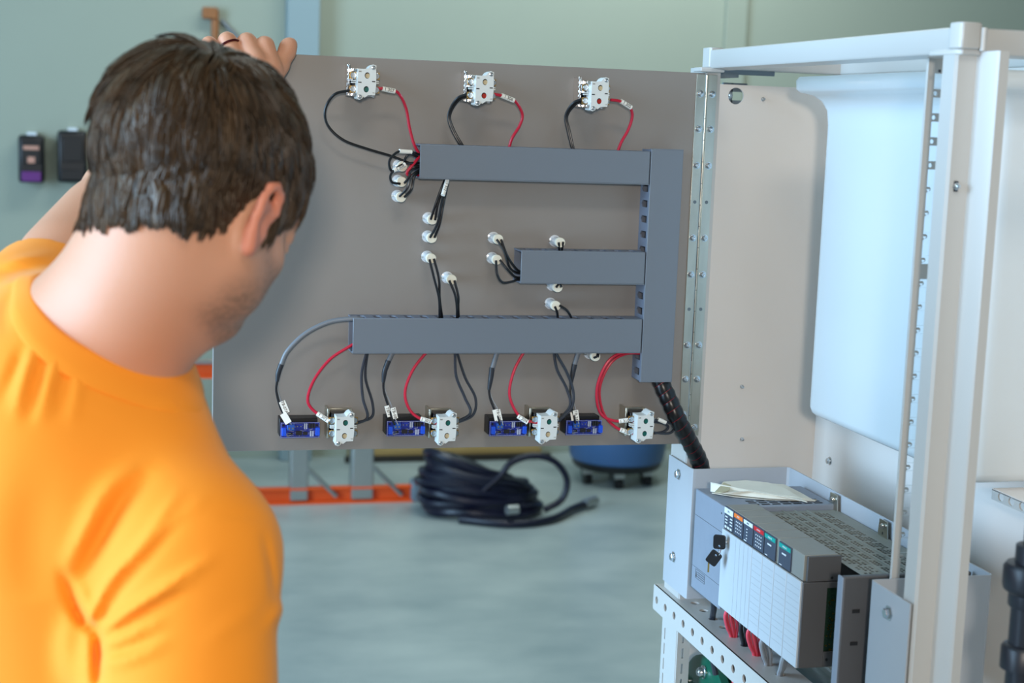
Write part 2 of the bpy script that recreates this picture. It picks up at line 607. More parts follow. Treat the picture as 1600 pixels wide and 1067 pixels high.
def make_block(shiny, top_c, bot_c):
    """contact block, local origin on the panel, x right, z up, towards the viewer is -y (metres)"""
    t = bpy.data.objects.new('contact_block', None); COL.objects.link(t)
    mm = 0.001
    s = MB()
    s.box(-0.021, -0.018, -0.030, -0.0, -0.019, 0.023)
    s.box(-0.018, 0.017, -0.006, 0.0, -0.019, 0.019)
    s.box(0.014, 0.017, -0.020, -0.0, -0.020, 0.017)
    if shiny:
        for k in range(7):
            s.box(-0.0225, -0.0205, -0.030, -0.026, -0.018 + k * 0.0062, -0.0135 + k * 0.0062)
    s.build('mounting_latch', 'chrome' if shiny else 'zinc', t, bevel=0.0006)
    MB().box(-0.0155, 0.0135, -0.036, -0.006, -0.016, 0.0165).build('body', 'black_plastic', t, bevel=0.001)
    if shiny:
        cs_ = MB()
        for a_, b_, c_, d_ in ((-0.054, -0.040, 0.0135, 0.0175), (-0.038, -0.022, 0.0130, 0.0180), (-0.054, -0.042, 0.0035, 0.0045), (-0.036, -0.022, 0.0010, 0.0125), (-0.034, -0.020, -0.0185, -0.0150), (-0.054, -0.036, -0.0195, -0.0150)):
            cs_.box(-0.0178, -0.0150, a_, b_, c_, d_)
        cs_.build('side_shield', 'chrome', t, bevel=0.0006)
    # housing sides
    hs = MB().prism([(x * mm * 0.985, z * mm * 0.985) for x, z in FRONT], 1, -0.0575, -0.034)
    hs.build('housing', 'block_white', t, bevel=0.0006)
    fr = curve_mesh('face_plate', [[(x * mm, z * mm) for x, z in FRONT], circle(0.0005, 0.0085, 0.0042, 16, 0.86), circle(-0.0005, -0.0098, 0.0042, 16, 0.86)],
                    'block_white', 0.0022, frame4((0, -0.0586, 0), (1, 0, 0), (0, 0, 1), (0, -1, 0)))
    put('face_plate', fr, t)
    for zc, c, x in ((0.0085, top_c, 0.0005), (-0.0098, bot_c, -0.0005)):
        MB().cyl((x, -0.0577, zc), (x, -0.0574, zc), 0.0043, n=14).build('plunger_well', 'dark_slot', t)
        MB().cyl((x + 0.0006, -0.0585, zc - 0.0004), (x + 0.0006, -0.0575, zc - 0.0004), 0.0032, n=14).build('plunger', c, t)
    for x, z in ((0.0085, 0.0192), (-0.0092, -0.0198)):
        o = bpy.data.objects.new('screw', SCREW); COL.objects.link(o); o.parent = t
        o.location = (x, -0.0590, z); o.scale = (0.72, 0.72, 0.72)
    # printing, window slots
    pr = MB()
    for x, z, w in ((-0.0095, -0.0008, 0.0022), (0.0092, 0.0008, 0.0022)):
        pr.box(x - w, x + w, -0.05990, -0.0594, z - 0.0007, z + 0.0007)
    pr.build('printed_mark', 'ink', t)
    tm = [text_mesh('800', 0.0022, 'ink', M_Y((-0.0092, -0.0598, 0.0135))), text_mesh('1.0', 0.0022, 'ink', M_Y((0.0092, -0.0598, -0.0142)))]
    for me in tm:
        put('lettering', me, t)
    for sx in (-1, 1):
        for zc in (0.0085, -0.0098):
            xx = sx * 0.0158
            c = MB()
            c.lathe([(0.0042, 0), (0.0042, 0.0022), (0.0036, 0.003), (0.0014, 0.003), (0.0012, 0.002), (0, 0.002)], (xx, -0.041, zc), (0, -1, 0), 12)
            c.build('terminal_screw', 'zinc_screw', t)
            MB().box(xx - 0.0045, xx + 0.0045, -0.041, -0.0395, zc - 0.0045, zc + 0.0045).build('terminal_clamp', 'brass', t)
        fin_ = MB()
        for zc in (0.0005, 0.0030):
            fin_.box(sx * 0.0155 - 0.003, sx * 0.0155 + 0.003, -0.046, -0.038, zc - 0.0022, zc - 0.0008)
        fin_.build('divider', 'block_white', t)
    return t


protos = {}
BLOCKS = [((573, 128), True, 'plunger_beige', 'plunger_green', 'contact block with green lower plunger, top corner of the panel nearest the hand'),
          ((757, 138), True, 'plunger_beige', 'plunger_red', 'contact block with red lower plunger, middle of the upper three'),
          ((937, 147), True, 'plunger_beige', 'plunger_red', 'contact block with red lower plunger, upper one nearest the hinge'),
          ((539, 670), False, 'plunger_green', 'plunger_beige', 'contact block with green upper plunger between first and second blue boards'),
          ((699, 670), False, 'plunger_green', 'plunger_beige', 'contact block with green upper plunger between second and third blue boards'),
          ((857, 668), False, 'plunger_green', 'plunger_beige', 'contact block with green upper plunger between third and fourth blue boards'),
          ((1008, 667), False, 'plunger_green', 'plunger_green', 'contact block with two green plungers beside the black wrapped loom')]
for (px, py), sh, tc, bc, lab in BLOCKS:
    key = (sh, tc, bc)
    if key in protos:
        t = copy_tree(protos[key])
    else:
        t = make_block(sh, tc, bc); protos[key] = t
    p = on(px, py, 1, PY - 0.0586)
    t.location = (p[0], PY, p[2])
    tag(t, 'white and black ' + lab if len(lab.split()) < 13 else lab, 'contact block', 'contact blocks on the swing panel')

# ------------------------------------------------------------------ blue circuit boards on black bezels


def make_board():
    t = bpy.data.objects.new('circuit_board', None); COL.objects.link(t)
    rng = random.Random(4)
    W, H = 0.0272, 0.0110
    MB().box(-W - 0.001, W - 0.0025, -0.024, 0, -H + 0.0015, H + 0.0050).build('bezel', 'black_plastic', t, bevel=0.0008)
    MB().box(-W, W, -0.0296, -0.028, -H, H).build('board', 'board_blue', t)
    so = MB()
    for x, z in ((-W + 0.004, H - 0.004), (W - 0.004, H - 0.004), (-W + 0.004, -H + 0.004), (W - 0.004, -H + 0.004)):
        so.cyl((x, -0.0302, z), (x, -0.024, z), 0.0017, n=10)
    so.build('standoff', 'black_plastic', t)
    sk = MB()
    y0, y1 = -0.02985, -0.0296
    for a, b in ((-H + 0.0006, -H + 0.0010), (H - 0.0010, H - 0.0006)):
        sk.box(-W + 0.0006, W - 0.0006, y0, y1, a, b)
    for a, b in ((-W + 0.0006, -W + 0.001), (W - 0.001, W - 0.0006)):
        sk.box(a, b, y0, y1, -H, H)
    for k in range(44):
        x, z = rng.uniform(-W * 0.75, W * 0.75), rng.uniform(-H * 0.8, H * 0.8)
        if rng.random() < 0.5:
            sk.box(x - 0.0016, x + 0.0016, y0, y1, z - 0.00018, z + 0.00018)
        else:
            sk.box(x - 0.0002, x + 0.0002, y0, y1, z - 0.0012, z + 0.0012)
    sk.build('silkscreen', 'silk', t)
    for x in (-W + 0.0045, W - 0.0035):
        MB().box(x - 0.0028, x + 0.0028, -0.0365, -0.0296, -0.0068, 0.0040).build('trimmer', 'trimpot_blue', t, bevel=0.0004)
    MB().box(-0.0185, -0.0085, -0.0375, -0.0296, 0.0012, 0.0090).build('terminal_strip', 'terminal_blue', t, bevel=0.0005)
    MB().box(-0.0065, 0.0025, -0.0340, -0.0296, 0.0030, 0.0095).build('relay', 'board_blue', t, bevel=0.0004)
    for k in range(3):
        x = 0.0125 + k * 0.0033
        MB().box(x - 0.0012, x + 0.0012, -0.0350, -0.0296, 0.0035, 0.0095).build('header', 'chip_black', t)
    MB().box(-0.0060, 0.0022, -0.0318, -0.0296, -0.0068, -0.0010).build('chip', 'chip_black', t)
    MB().box(0.0040, 0.0100, -0.0312, -0.0296, -0.0066, -0.0022).build('chip', 'chip_black', t)
    MB().box(-0.0150, -0.0105, -0.0310, -0.0296, -0.0060, -0.0030).build('chip', 'chip_black', t)
    cp = MB()
    for k in range(2):
        x = 0.0145 + k * 0.003
        cp.box(x - 0.001, x + 0.001, -0.0318, -0.0296, -0.0085, -0.0010)
    for k in range(2):
        cp.box(0.0052 + k * 0.0026, 0.0068 + k * 0.0026, -0.0325, -0.0296, 0.002, 0.0095)
    cp.build('resistor', 'silk', t)
    sd = MB()
    for k in range(11):
        sd.cyl((-0.0165 + k * 0.0023, -0.0303, -0.0088), (-0.0165 + k * 0.0023, -0.0296, -0.0088), 0.0005, n=8)
    for x in (-0.0160, -0.0112):
        sd.cyl((x, -0.0380, 0.0042), (x, -0.0372, 0.0042), 0.0014, n=10)
    for x in (-0.0045, 0.0004):
        sd.cyl((x, -0.0346, 0.0062), (x, -0.0338, 0.0062), 0.0009, n=8)
    sd.cyl((-0.0170, -0.0325, -0.0075), (-0.0170, -0.0296, -0.0075), 0.0013, n=8)
    sd.cyl((-0.0175, -0.0318, -0.0040), (-0.0130, -0.0318, -0.0040), 0.0006, n=8)
    sd.build('solder_joint', 'solder', t)
    return t


b0 = make_board()
for i, ((px, py), lab) in enumerate([((469, 672), 'blue circuit board on black bezel, the one under the long grey cable'),
                                     ((634, 669.5), 'blue circuit board on black bezel, second from the panel free edge'),
                                     ((793.5, 669.5), 'blue circuit board on black bezel, third from the panel free edge'),
                                     ((912.5, 668), 'blue circuit board on black bezel, nearest to the piano hinge')]):
    t = b0 if i == 0 else copy_tree(b0)
    p = on(px, py, 1, PY - 0.0296)
    t.location = (p[0], PY, p[2])
    tag(t, lab, 'circuit board', 'blue circuit boards along the bottom of the panel')

# ------------------------------------------------------------------ wires


def wpath(pts, n=9):
    """pts: (px, py, height above the panel in mm)"""
    return smooth_path([on(a, b, 1, PY - h / 1000.0) for a, b, h in pts], n)


def marker_on(parent, a, b, r, txt=None, flat=False, up=True):
    """white sleeve from a to b (px, py, mm)"""
    A, B = [on(q[0], q[1], 1, PY - q[2] / 1000.0) for q in (a, b)]
    d = B - A; L = np.linalg.norm(d); u = d / L
    nrm = np.array([0, -1.0, 0]); nrm -= u * (nrm @ u); nrm /= np.linalg.norm(nrm)
    w = np.cross(nrm, u)
    c = (A + B) / 2
    s = MB()
    if flat:
        s.obox(c, (u, w, nrm), L / 2, r, 0.0006)
        front = c + nrm * 0.0008
    else:
        s.cyl(A, B, r, n=12)
        front = c + nrm * (r + 0.0001)
    o = s.build('marker_sleeve', 'marker_white', parent)
    if txt:
        e, f = (u, w) if up else (-u, -w)
        me = text_mesh(txt, min(2.1 * r, L * 1.35 / max(3, len(txt)) * 1.6) * 0.72 + 0.0012, 'ink', frame4(front, e, f, nrm), 0.0001)
        put('lettering', me, o)
    return o


def wire(label, paths, r, m, cat='wire', group=None, name=None, sleeves=()):
    """one run of wire (or a pair lying together) as one top-level object; the first path is the body, further paths are parts"""
    nm = name or ('red_wire' if 'red' in m else 'grey_cable' if 'cable' in m else 'black_wire')
    P0 = wpath(paths[0])
    t = thing(nm, (np.mean([p[0] for p in P0]), PY - 0.02, min(p[2] for p in P0)), label, cat, group)
    for p in paths:
        MB().tube(wpath(p), r).build('conductor', m, t)
    for sl in sleeves:
        marker_on(t, *sl)
    return t


GT = 'wires of the upper contact blocks'
GB = 'wires of the lower contact blocks'
R1, RB = 0.0021, 0.0019
wire('single black wire looping from the upper contact block nearest the hand',
     [[(547, 141, 40), (522, 148, 34), (508, 172, 26), (513, 197, 22), (537, 219, 22), (575, 233, 22), (612, 244, 22), (640, 255, 22), (662, 262, 22)]], RB, 'wire_black', group=GT)
wire('red wire with white sleeve from the upper contact block nearest the hand',
     [[(588, 138, 41), (604, 139, 40), (622, 145, 34), (634, 168, 27), (640, 200, 24), (648, 228, 22), (660, 246, 20)]], R1, 'wire_red', group=GT,
     sleeves=[((597, 138.5, 40), (617, 142.5, 37), 0.0034, '1 307')])
wire('pair of black wires curving from the middle upper contact block into the duct',
     [[(735, 146, 40), (714, 154, 32), (701, 178, 24), (705, 200, 24), (719, 226, 26), (730, 240, 24)],
      [(735, 148, 38), (716, 157, 29), (703, 180, 22), (709, 203, 22), (722, 226, 24), (732, 240, 22)]], RB, 'wire_black', group=GT)
wire('red wire with white sleeve from the middle upper contact block to the duct',
     [[(772, 147, 41), (790, 151, 40), (805, 158, 34), (816, 178, 26), (812, 196, 24), (800, 216, 24), (794, 236, 22)]], R1, 'wire_red', group=GT,
     sleeves=[((783, 149, 41), (803, 157, 36), 0.0034, '1 306')])
wire('pair of black wires curving from the upper contact block nearest the hinge',
     [[(917, 154, 40), (897, 160, 32), (884, 180, 24), (887, 203, 24), (894, 232, 26), (897, 246, 24)],
      [(917, 156, 38), (899, 163, 29), (886, 182, 22), (890, 205, 22), (896, 232, 24), (899, 246, 22)]], RB, 'wire_black', group=GT)
wire('red wire with white sleeve from the upper contact block nearest the hinge',
     [[(954, 156, 41), (968, 158, 40), (982, 165, 36), (988, 180, 28), (982, 202, 24), (971, 222, 24), (964, 240, 22)]], R1, 'wire_red', group=GT,
     sleeves=[((970, 158, 40), (986, 168, 35), 0.0034, '1 305')])

wire('red wire from the long duct to the lower contact block nearest the free edge',
     [[(562, 533, 30), (545, 542, 30), (515, 562, 28), (490, 595, 26), (481, 627, 26), (497, 647, 32), (518, 657, 40)]], R1, 'wire_red', group=GB,
     sleeves=[((496, 646, 32), (514, 658, 40), 0.0034, '1 302')])
wire('red wire from the long duct to the second lower contact block from free edge',
     [[(676, 540, 22), (664, 553, 22), (644, 580, 24), (633, 612, 26), (639, 638, 30), (655, 653, 36), (682, 661, 41)]], R1, 'wire_red', group=GB,
     sleeves=[((657, 654, 36), (674, 659, 40), 0.0034, '1 303')])
wire('red wire from the long duct to the third lower contact block from free edge',
     [[(826, 540, 22), (817, 553, 22), (803, 580, 24), (796, 614, 26), (805, 641, 30), (820, 656, 36), (840, 660, 41)]], R1, 'wire_red', group=GB,
     sleeves=[((809, 650, 33), (825, 660, 39), 0.0034, '1 304')])
wire('double red wires looping from the upright duct to the contact block by the loom',
     [[(1006, 549, 26), (975, 550, 28), (950, 565, 28), (933, 605, 26), (937, 643, 28), (958, 657, 34), (992, 657, 41)],
      [(1006, 552, 24), (977, 553, 24), (953, 569, 24), (937, 607, 22), (943, 645, 24), (963, 668, 32), (992, 678, 41)]], R1, 'wire_red', group=GB,
     sleeves=[((967, 658, 35), (984, 656, 39), 0.0034, '1 310'), ((969, 671, 34), (985, 677, 39), 0.0034, '1 309')])
wire('dark twin wires dropping from the duct to the lower contact block nearest the free edge',
     [[(577, 540, 24), (572, 553, 24), (565, 585, 24), (567, 622, 26), (574, 652, 34), (553, 663, 40)],
      [(578, 540, 20), (574, 553, 20), (571, 590, 20), (582, 630, 22), (580, 652, 30), (553, 661, 38)]], RB, 'wire_charcoal', group=GB)
wire('dark twin wires from the duct to the second lower contact block from the free edge',
     [[(710, 540, 24), (711, 553, 24), (713, 588, 24), (726, 620, 26), (735, 645, 34), (713, 659, 40)],
      [(713, 540, 20), (715, 553, 20), (727, 590, 20), (743, 622, 22), (739, 648, 30), (713, 661, 38)]], RB, 'wire_charcoal', group=GB)
wire('dark twin wires from the duct to the third lower contact block from the free edge',
     [[(865, 540, 24), (866, 553, 24), (871, 578, 24), (886, 608, 26), (891, 634, 34), (872, 657, 40)],
      [(868, 540, 28), (870, 553, 28), (886, 582, 28), (896, 612, 30), (893, 637, 36), (872, 659, 40)]], RB, 'wire_charcoal', group=GB)
wire('short dark wire loops tucked between last contact block and the black loom',
     [[(1020, 657, 41), (1035, 657, 40), (1051, 663, 36), (1053, 670, 34), (1045, 677, 36), (1022, 676, 41)],
      [(1020, 659, 39), (1036, 661, 38), (1044, 667, 36), (1038, 674, 36), (1022, 677, 40)]], RB, 'wire_charcoal', group=GB,
     sleeves=[((1028, 655, 41), (1040, 660, 39), 0.003)])

# grey cables to the circuit boards
GC = 'grey cables feeding the blue circuit boards'


def cable(label, grey, shrink, black, sl):
    P0 = wpath(grey)
    t = thing('grey_cable', (P0[-1][0], PY - 0.02, P0[-1][2] - 0.05), label, 'cable', GC)
    MB().tube(P0, 0.0036, n=10).build('jacket', 'cable_grey', t)
    MB().tube(wpath(shrink), 0.0038, n=10, radii=np.interp(np.linspace(0, 1, len(wpath(shrink))), [0, 0.6, 1], [0.0040, 0.0036, 0.0024])).build('heat_shrink', 'heatshrink', t)
    MB().tube(wpath(black), 0.0017).build('conductor', 'wire_black', t)
    b2 = [(a + 5 * min(1, k / 2.0), b, h) for k, (a, b, h) in enumerate(black)]
    MB().tube(wpath(b2), 0.0008).build('drain_wire', 'cable_lightgrey', t)
    for a, b, r, txt in sl:
        marker_on(t, a, b, r, txt, flat=True)
    return t


cable('long grey cable arching from the duct end to the first blue board',
      [(566, 499, 34), (552, 498, 34), (515, 503, 30), (478, 521, 28), (450, 548, 26), (439, 571, 24)],
      [(439.5, 569, 24), (435, 582, 24), (433, 596, 24)], [(433, 594, 24), (432, 612, 26), (438, 636, 30), (446, 652, 34), (450, 664, 36)],
      [((440.5, 627, 33), (448, 645, 35), 0.0044, 'TB-07A'), ((442, 646, 37), (451, 661, 40), 0.0046, None)])
cable('short grey cable dropping from the duct to the second blue board from the free edge',
      [(618, 540, 24), (612, 553, 24), (606, 566, 24)], [(607, 563, 24), (601, 580, 24), (599, 597, 24)],
      [(599, 595, 24), (600, 612, 26), (606, 632, 30), (612, 652, 36), (617, 664, 37)],
      [((604, 634, 33), (609, 651, 35), 0.0032, 'TB-1'), ((614, 637, 35), (618, 654, 37), 0.0036, 'TB-08')])
cable('short grey cable dropping from the duct to the third blue board from the free edge',
      [(781, 540, 24), (776, 553, 24), (769, 577, 24)], [(769, 574, 24), (767, 590, 24), (764, 609, 24)],
      [(764, 606, 24), (766, 622, 26), (772, 638, 30), (778, 652, 36), (781, 664, 37)],
      [((773, 640, 33), (777, 657, 36), 0.0036, None), ((777, 640, 35), (781, 657, 37), 0.0040, 'TB-07B')])
cable('short grey cable dropping from the duct to the blue board nearest the hinge',
      [(908, 540, 24), (903, 553, 24), (897, 572, 24)], [(898, 569, 24), (895, 583, 24), (892, 600, 24)],
      [(892, 598, 24), (891, 616, 26), (893, 634, 30), (897, 650, 36), (899, 662, 37)],
      [((894, 644, 33), (896, 657, 36), 0.0030, None), ((899, 641, 36), (901, 657, 37), 0.0040, 'TB-24')])

# ------------------------------------------------------------------ indicator lamps with their two leads
GL = 'cream indicator lamp sockets on the panel'


def make_lamp():
    t = bpy.data.objects.new('indicator_lamp', None); COL.objects.link(t)
    MB().lathe([(0.0085, 0), (0.0085, 0.0015), (0.0066, 0.002), (0.0066, 0.024), (0, 0.024)], (0, 0, 0), (0, -1, 0), 18).build('clear_sleeve', 'lamp_clear', t)
    MB().lathe([(0.0058, 0.001), (0.0058, 0.0225), (0, 0.0225)], (0, 0, 0), (0, -1, 0), 14).build('bulb', 'block_white', t)
    MB().lathe([(0.0070, 0.024), (0.0072, 0.025), (0.0072, 0.031), (0.0066, 0.032), (0, 0.032)], (0, 0, 0), (0, -1, 0), 18).build('socket', 'lamp_cream', t)
    MB().box(-0.0105, -0.0062, -0.012, -0.004, -0.0012, 0.0012).build('retainer_clip', 'chrome', t)
    return t


LAMPS = [((629, 260), 'cream indicator lamp, uppermost by the wide duct open end',
          [[(624, 262, 33), (612, 267, 38), (608, 254, 42), (614, 243, 42), (626, 236, 42), (644, 238, 36), (664, 244, 26)],
           [(632, 258, 33), (633, 248, 40), (640, 241, 38), (650, 244, 32), (664, 250, 26)]], [((624, 236, 42), (643, 237.5, 37), 0.0030, None)]),
         ((628, 284), 'cream indicator lamp, middle one by the wide duct open end',
          [[(625, 287, 33), (613, 285, 40), (610, 275, 44), (617, 265, 46), (633, 256, 42), (664, 254, 26)],
           [(632, 286, 33), (639, 277, 38), (643, 266, 36), (664, 258, 26)]], [((615, 266.5, 46), (633, 256.5, 42), 0.0030, '1 308')]),
         ((627, 308), 'cream indicator lamp, lowest by the wide duct open end',
          [[(624, 307, 33), (636, 294, 40), (644, 274, 38), (664, 261, 26)], [(632, 308, 33), (643, 295, 40), (648, 275, 36), (664, 265, 26)]], []),
         ((676, 343), 'cream indicator lamp hanging just below the wide duct',
          [[(673, 343, 33), (681, 318, 38), (689, 296, 34), (697, 276, 24)], [(680, 344, 33), (684, 320, 36), (691, 298, 32), (699, 276, 22)]], []),
         ((675, 372), 'cream indicator lamp below the one hanging under the wide duct',
          [[(672, 371, 33), (683, 350, 42), (690, 318, 42), (699, 276, 26)], [(679, 371, 33), (687, 350, 40), (693, 318, 40), (702, 276, 24)]],
          [((699, 281, 30), (692, 305, 42), 0.0030, '1 312')]),
         ((674, 404), 'cream indicator lamp with leads running down to the long duct, higher one',
          [[(671, 405, 33), (678, 433, 36), (686, 466, 34), (687, 496, 24), (688, 506, 20)], [(678, 404, 33), (686, 436, 36), (687, 466, 32), (691, 497, 22), (692, 506, 20)]], []),
         ((706, 437), 'cream indicator lamp with leads running down to the long duct, lower one',
          [[(702, 438, 33), (711, 460, 36), (714, 480, 32), (714, 497, 24), (713, 506, 20)], [(710, 438, 33), (716, 462, 36), (716, 480, 30), (717, 497, 22), (718, 506, 20)]], []),
         ((779, 374), 'cream indicator lamp above the short duct open end',
          [[(776, 374, 33), (788, 392, 38), (796, 417, 34), (808, 426, 28), (826, 426, 22)], [(783, 374, 33), (791, 396, 38), (801, 413, 34), (812, 424, 28), (826, 424, 22)]], []),
         ((777, 406), 'cream indicator lamp directly beside the short duct open end',
          [[(775, 407, 33), (777, 428, 38), (785, 441, 36), (799, 440, 32), (812, 436, 28), (826, 436, 22)], [(781, 406, 33), (793, 421, 38), (804, 432, 32), (814, 434, 28), (826, 434, 22)]], []),
         ((876, 379), 'cream indicator lamp peeping above the short duct',
          [[(873, 379, 33), (874, 391, 28), (874, 402, 20)], [(880, 378, 33), (878, 391, 28), (877, 402, 20)]], []),
         ((872, 449), 'cream indicator lamp half hidden below the short duct',
          [[(869, 449, 33), (873, 442, 30), (873, 432, 20)], [(877, 449, 33), (875, 442, 30), (875, 432, 20)]], []),
         ((869, 478), 'cream indicator lamp between the short duct and the long duct',
          [[(867, 479, 33), (871, 490, 30), (871, 504, 20)], [(874, 477, 33), (886, 485, 34), (893, 497, 28), (895, 506, 20)]], []),
         ((931, 557), 'cream indicator lamp hanging under the long duct near the upright duct',
          [[(928, 559, 33), (933, 556, 36), (934, 546, 24)], [(934, 558, 33), (935, 551, 30), (934, 543, 22)]], [])]
l0 = make_lamp()
for i, ((px, py), lab, leads, sl) in enumerate(LAMPS):
    t = l0 if i == 0 else copy_tree(l0)
    p = on(px, py, 1, PY - 0.032)
    t.location = (p[0], PY, p[2])
    tag(t, lab, 'lamp', GL)
    LAMPS[i] = (t, leads, sl)
for t, leads, sl in LAMPS:
    for q in leads:
        MB().tube(wpath(q), 0.00175).build('lead', 'wire_black', t)
    for s_ in sl:
        marker_on(t, *s_)

wire('small red wire loop poking out of the wide duct open end',
     [[(668, 240, 26), (657, 244, 30), (646, 256, 36), (636, 269, 36), (640, 274, 34), (652, 273, 28), (668, 270, 22)]], R1, 'wire_red', group=GT)

# black wrapped loom
LP = smooth_path([pp(1029, 584, 0.020), pp(1034, 600, 0.024), pp(1047, 628, 0.031), pp(1060, 657, 0.036), pp(1078, 691, 0.032), (0.8615, 2.153, 1.094), (0.8665, 2.155, 1.03)], 12)
loom = thing('cable_loom', (0.84, 2.16, 1.0), 'thick black spiral wrapped cable loom dropping from the upright duct', 'cable loom')
MB().tube(LP, 0.0112, n=14).build('wire_bundle', 'wire_red', loom)
L_ = np.array(LP)
Tg = np.gradient(L_, axis=0); Tg /= np.linalg.norm(Tg, axis=1)[:, None]
rib_v, rib_f = [], []
dl = np.r_[0, np.cumsum(np.linalg.norm(np.diff(L_, axis=0), axis=1))]
turn, wdt = 0.0140, 0.0134
NS = int(dl[-1] / turn * 22)
for k in range(NS + 1):
    th = 2 * math.pi * k / 22
    s0 = turn * k / 22
    for q, rr in ((s0, 0.0122), (s0 + wdt * 0.5, 0.0134), (s0 + wdt, 0.0124)):
        q = min(q, dl[-1])
        c = np.array([np.interp(q, dl, L_[:, j]) for j in range(3)])
        tt = np.array([np.interp(q, dl, Tg[:, j]) for j in range(3)])
        u = np.cross(tt, (1, 0, 0)); u /= np.linalg.norm(u); w = np.cross(tt, u)
        rib_v.append(c + rr * (math.cos(th) * u + math.sin(th) * w))
for k in range(NS):
    for j in range(2):
        rib_f.append((3 * k + j, 3 * k + j + 1, 3 * k + j + 4, 3 * k + j + 3))
MB().add(rib_v, rib_f).build('spiral_wrap', 'loom_black', loom)

# ================================================================== the white cabinet
XF = 0.845                      # front plane of the cabinet opening (faces -X)
cab = thing('cabinet_frame', (0.98, 1.85, 0.0), 'tall open white steel cabinet frame with beige back and end sheets', 'cabinet')
# near post: channel with a forward lip
prof = [(XF, 1.501), (XF, 1.478), (XF + 0.003, 1.475), (0.8690, 1.475), (0.8700, 1.473), (0.8700, 1.440), (0.8725, 1.437), (0.8830, 1.437), (0.8830, 1.440),
        (0.8735, 1.441), (0.8735, 1.478), (0.8490, 1.478), (0.8480, 1.480), (0.8480, 1.501)]
MB().prism(prof, 2, 0.0, 1.688).build('post', 'cab_white', cab)
MB().cyl((XF - 0.0006, 1.507, 1.668), (XF + 0.001, 1.507, 1.668), 0.0017, n=10).build('rivet_hole', 'dark_slot', cab)


def post_bolt(p, axis, name='bolt', r=0.0062, parent=cab):
    b = MB()
    b.lathe([(r * 1.45, 0), (r * 1.45, 0.0012), (r, 0.0014), (r, 0.0052), (r * 0.8, 0.0060), (0, 0.0062)], p, axis, 6 if name == 'hex_bolt' else 14)
    return b.build(name, 'zinc_screw', parent, angle=30)


pb = on(1493, 291, 1, 1.475)
MB().box(pb[0] - 0.0022, pb[0] + 0.0022, 1.4735, 1.4752, pb[2] - 0.0055, pb[2] + 0.0055).build('latch_slot', 'dark_slot', cab)
post_bolt((pb[0], 1.4745, pb[2]), (0, -1, 0), r=0.0026)
# perforated upright just inside the near post
holes = []
z = 1.660
while z > 1.12:
    holes.append(rect(0.8775, 0.8900, z - 0.0085, z + 0.0085))
    holes.append(circle(0.8800, z - 0.0132, 0.0026, 10))
    holes.append(rect(0.8885, 0.8925, z - 0.0155, z - 0.0125))
    z -= 0.0262
holes = [h for i, h in enumerate(holes) if i % 3 != 2]
me = curve_mesh('perforated_upright', [rect(0.8705, 0.9000, 0.2, 1.686)] + holes, 'cab_white', 0.0018, M_Y((0, 1.575, 0)))
put('perforated_upright', me, cab)
MB().box(0.8690, 0.8706, 1.5738, 1.5785, 0.2, 1.686).build('upright_return', 'cab_white', cab)
# far post
hl = [rect(2.227, 2.2305, zc - 0.009, zc + 0.009) for zc in np.arange(0.30, 0.835, 0.0245)]
pf = curve_mesh('post', [rect(2.178, 2.242, 0.0, 1.688)] + hl, 'cab_white', 0.003, frame4((XF + 0.0015, 0, 0), (0, 1, 0), (0, 0, 1), (1, 0, 0)))
put('post', pf, cab)
hl = [rect(0.8535, 0.8565, zc - 0.008, zc + 0.008) for zc in np.arange(0.31, 0.835, 0.0245)]
pf2 = curve_mesh('post_face', [rect(XF + 0.001, 0.8665, 0.0, 1.686)] + hl, 'cab_white', 0.003, M_Y((0, PY + 0.0035, 0)))
put('post_face', pf2, cab)
# top rails
tr = MB()
tr.prism([(XF, 1.6885), (XF + 0.002, 1.686), (XF + 0.03, 1.684), (XF + 0.03, 1.687), (XF + 0.006, 1.690), (XF + 0.006, 1.709), (XF + 0.03, 1.709), (XF + 0.03, 1.7125), (XF + 0.002, 1.7125), (XF, 1.711)], 1, 1.49, 2.172)
tr.build('top_rail', 'cab_white', cab)
tr = MB()
tr.prism([(1.475, 1.6885), (1.477, 1.686), (1.50, 1.684), (1.50, 1.7125), (1.477, 1.7125), (1.475, 1.711)], 0, 0.868, 1.22)
tr.build('top_rail', 'cab_white', cab)
tr = MB()
tr.box(0.905, 1.12, 2.285, 2.31, 1.690, 1.7125)
tr.build('top_rail', 'cab_white', cab, bevel=0.002)
MB().prism([(1.110, 1.690), (1.135, 1.690), (1.135, 1.7125), (1.110, 1.7125)], 1, 1.30, 2.31).build('top_rail', 'cab_white', cab, bevel=0.002)
# corner castings
cc = MB()
cc.prism([(0.8425, 1.488), (0.8425, 1.467), (0.8445, 1.464), (0.8625, 1.464), (0.8680, 1.468), (0.8690, 1.478), (0.8690, 1.488)], 2, 1.690, 1.7170)
cc.build('corner_cap', 'cab_white', cab, bevel=0.0016)
MB().prism([(XF - 0.001, 1.53), (XF - 0.0005, 1.476), (XF + 0.004, 1.470), (0.8700, 1.470), (0.872, 1.53)], 2, 1.684, 1.6905).build('corner_gusset', 'cab_white', cab, bevel=0.0015)
MB().cyl((0.8692, 1.4655, 1.6885), (0.8692, 1.4655, 1.712), 0.0036, n=12).build('corner_fillet', 'cab_white', cab)
cc = MB()
cc.prism([(0.8435, 2.192), (0.8435, 2.166), (0.8465, 2.163), (0.858, 2.163), (0.866, 2.166), (0.866, 2.192)], 2, 1.687, 1.7160)
cc.build('corner_cap', 'cab_white', cab, bevel=0.0014)
MB().prism([(0.8285, 2.188), (0.8300, 2.160), (0.866, 2.158), (0.866, 2.192)], 2, 1.6805, 1.6870).build('corner_gusset', 'cab_white', cab, bevel=0.0016)
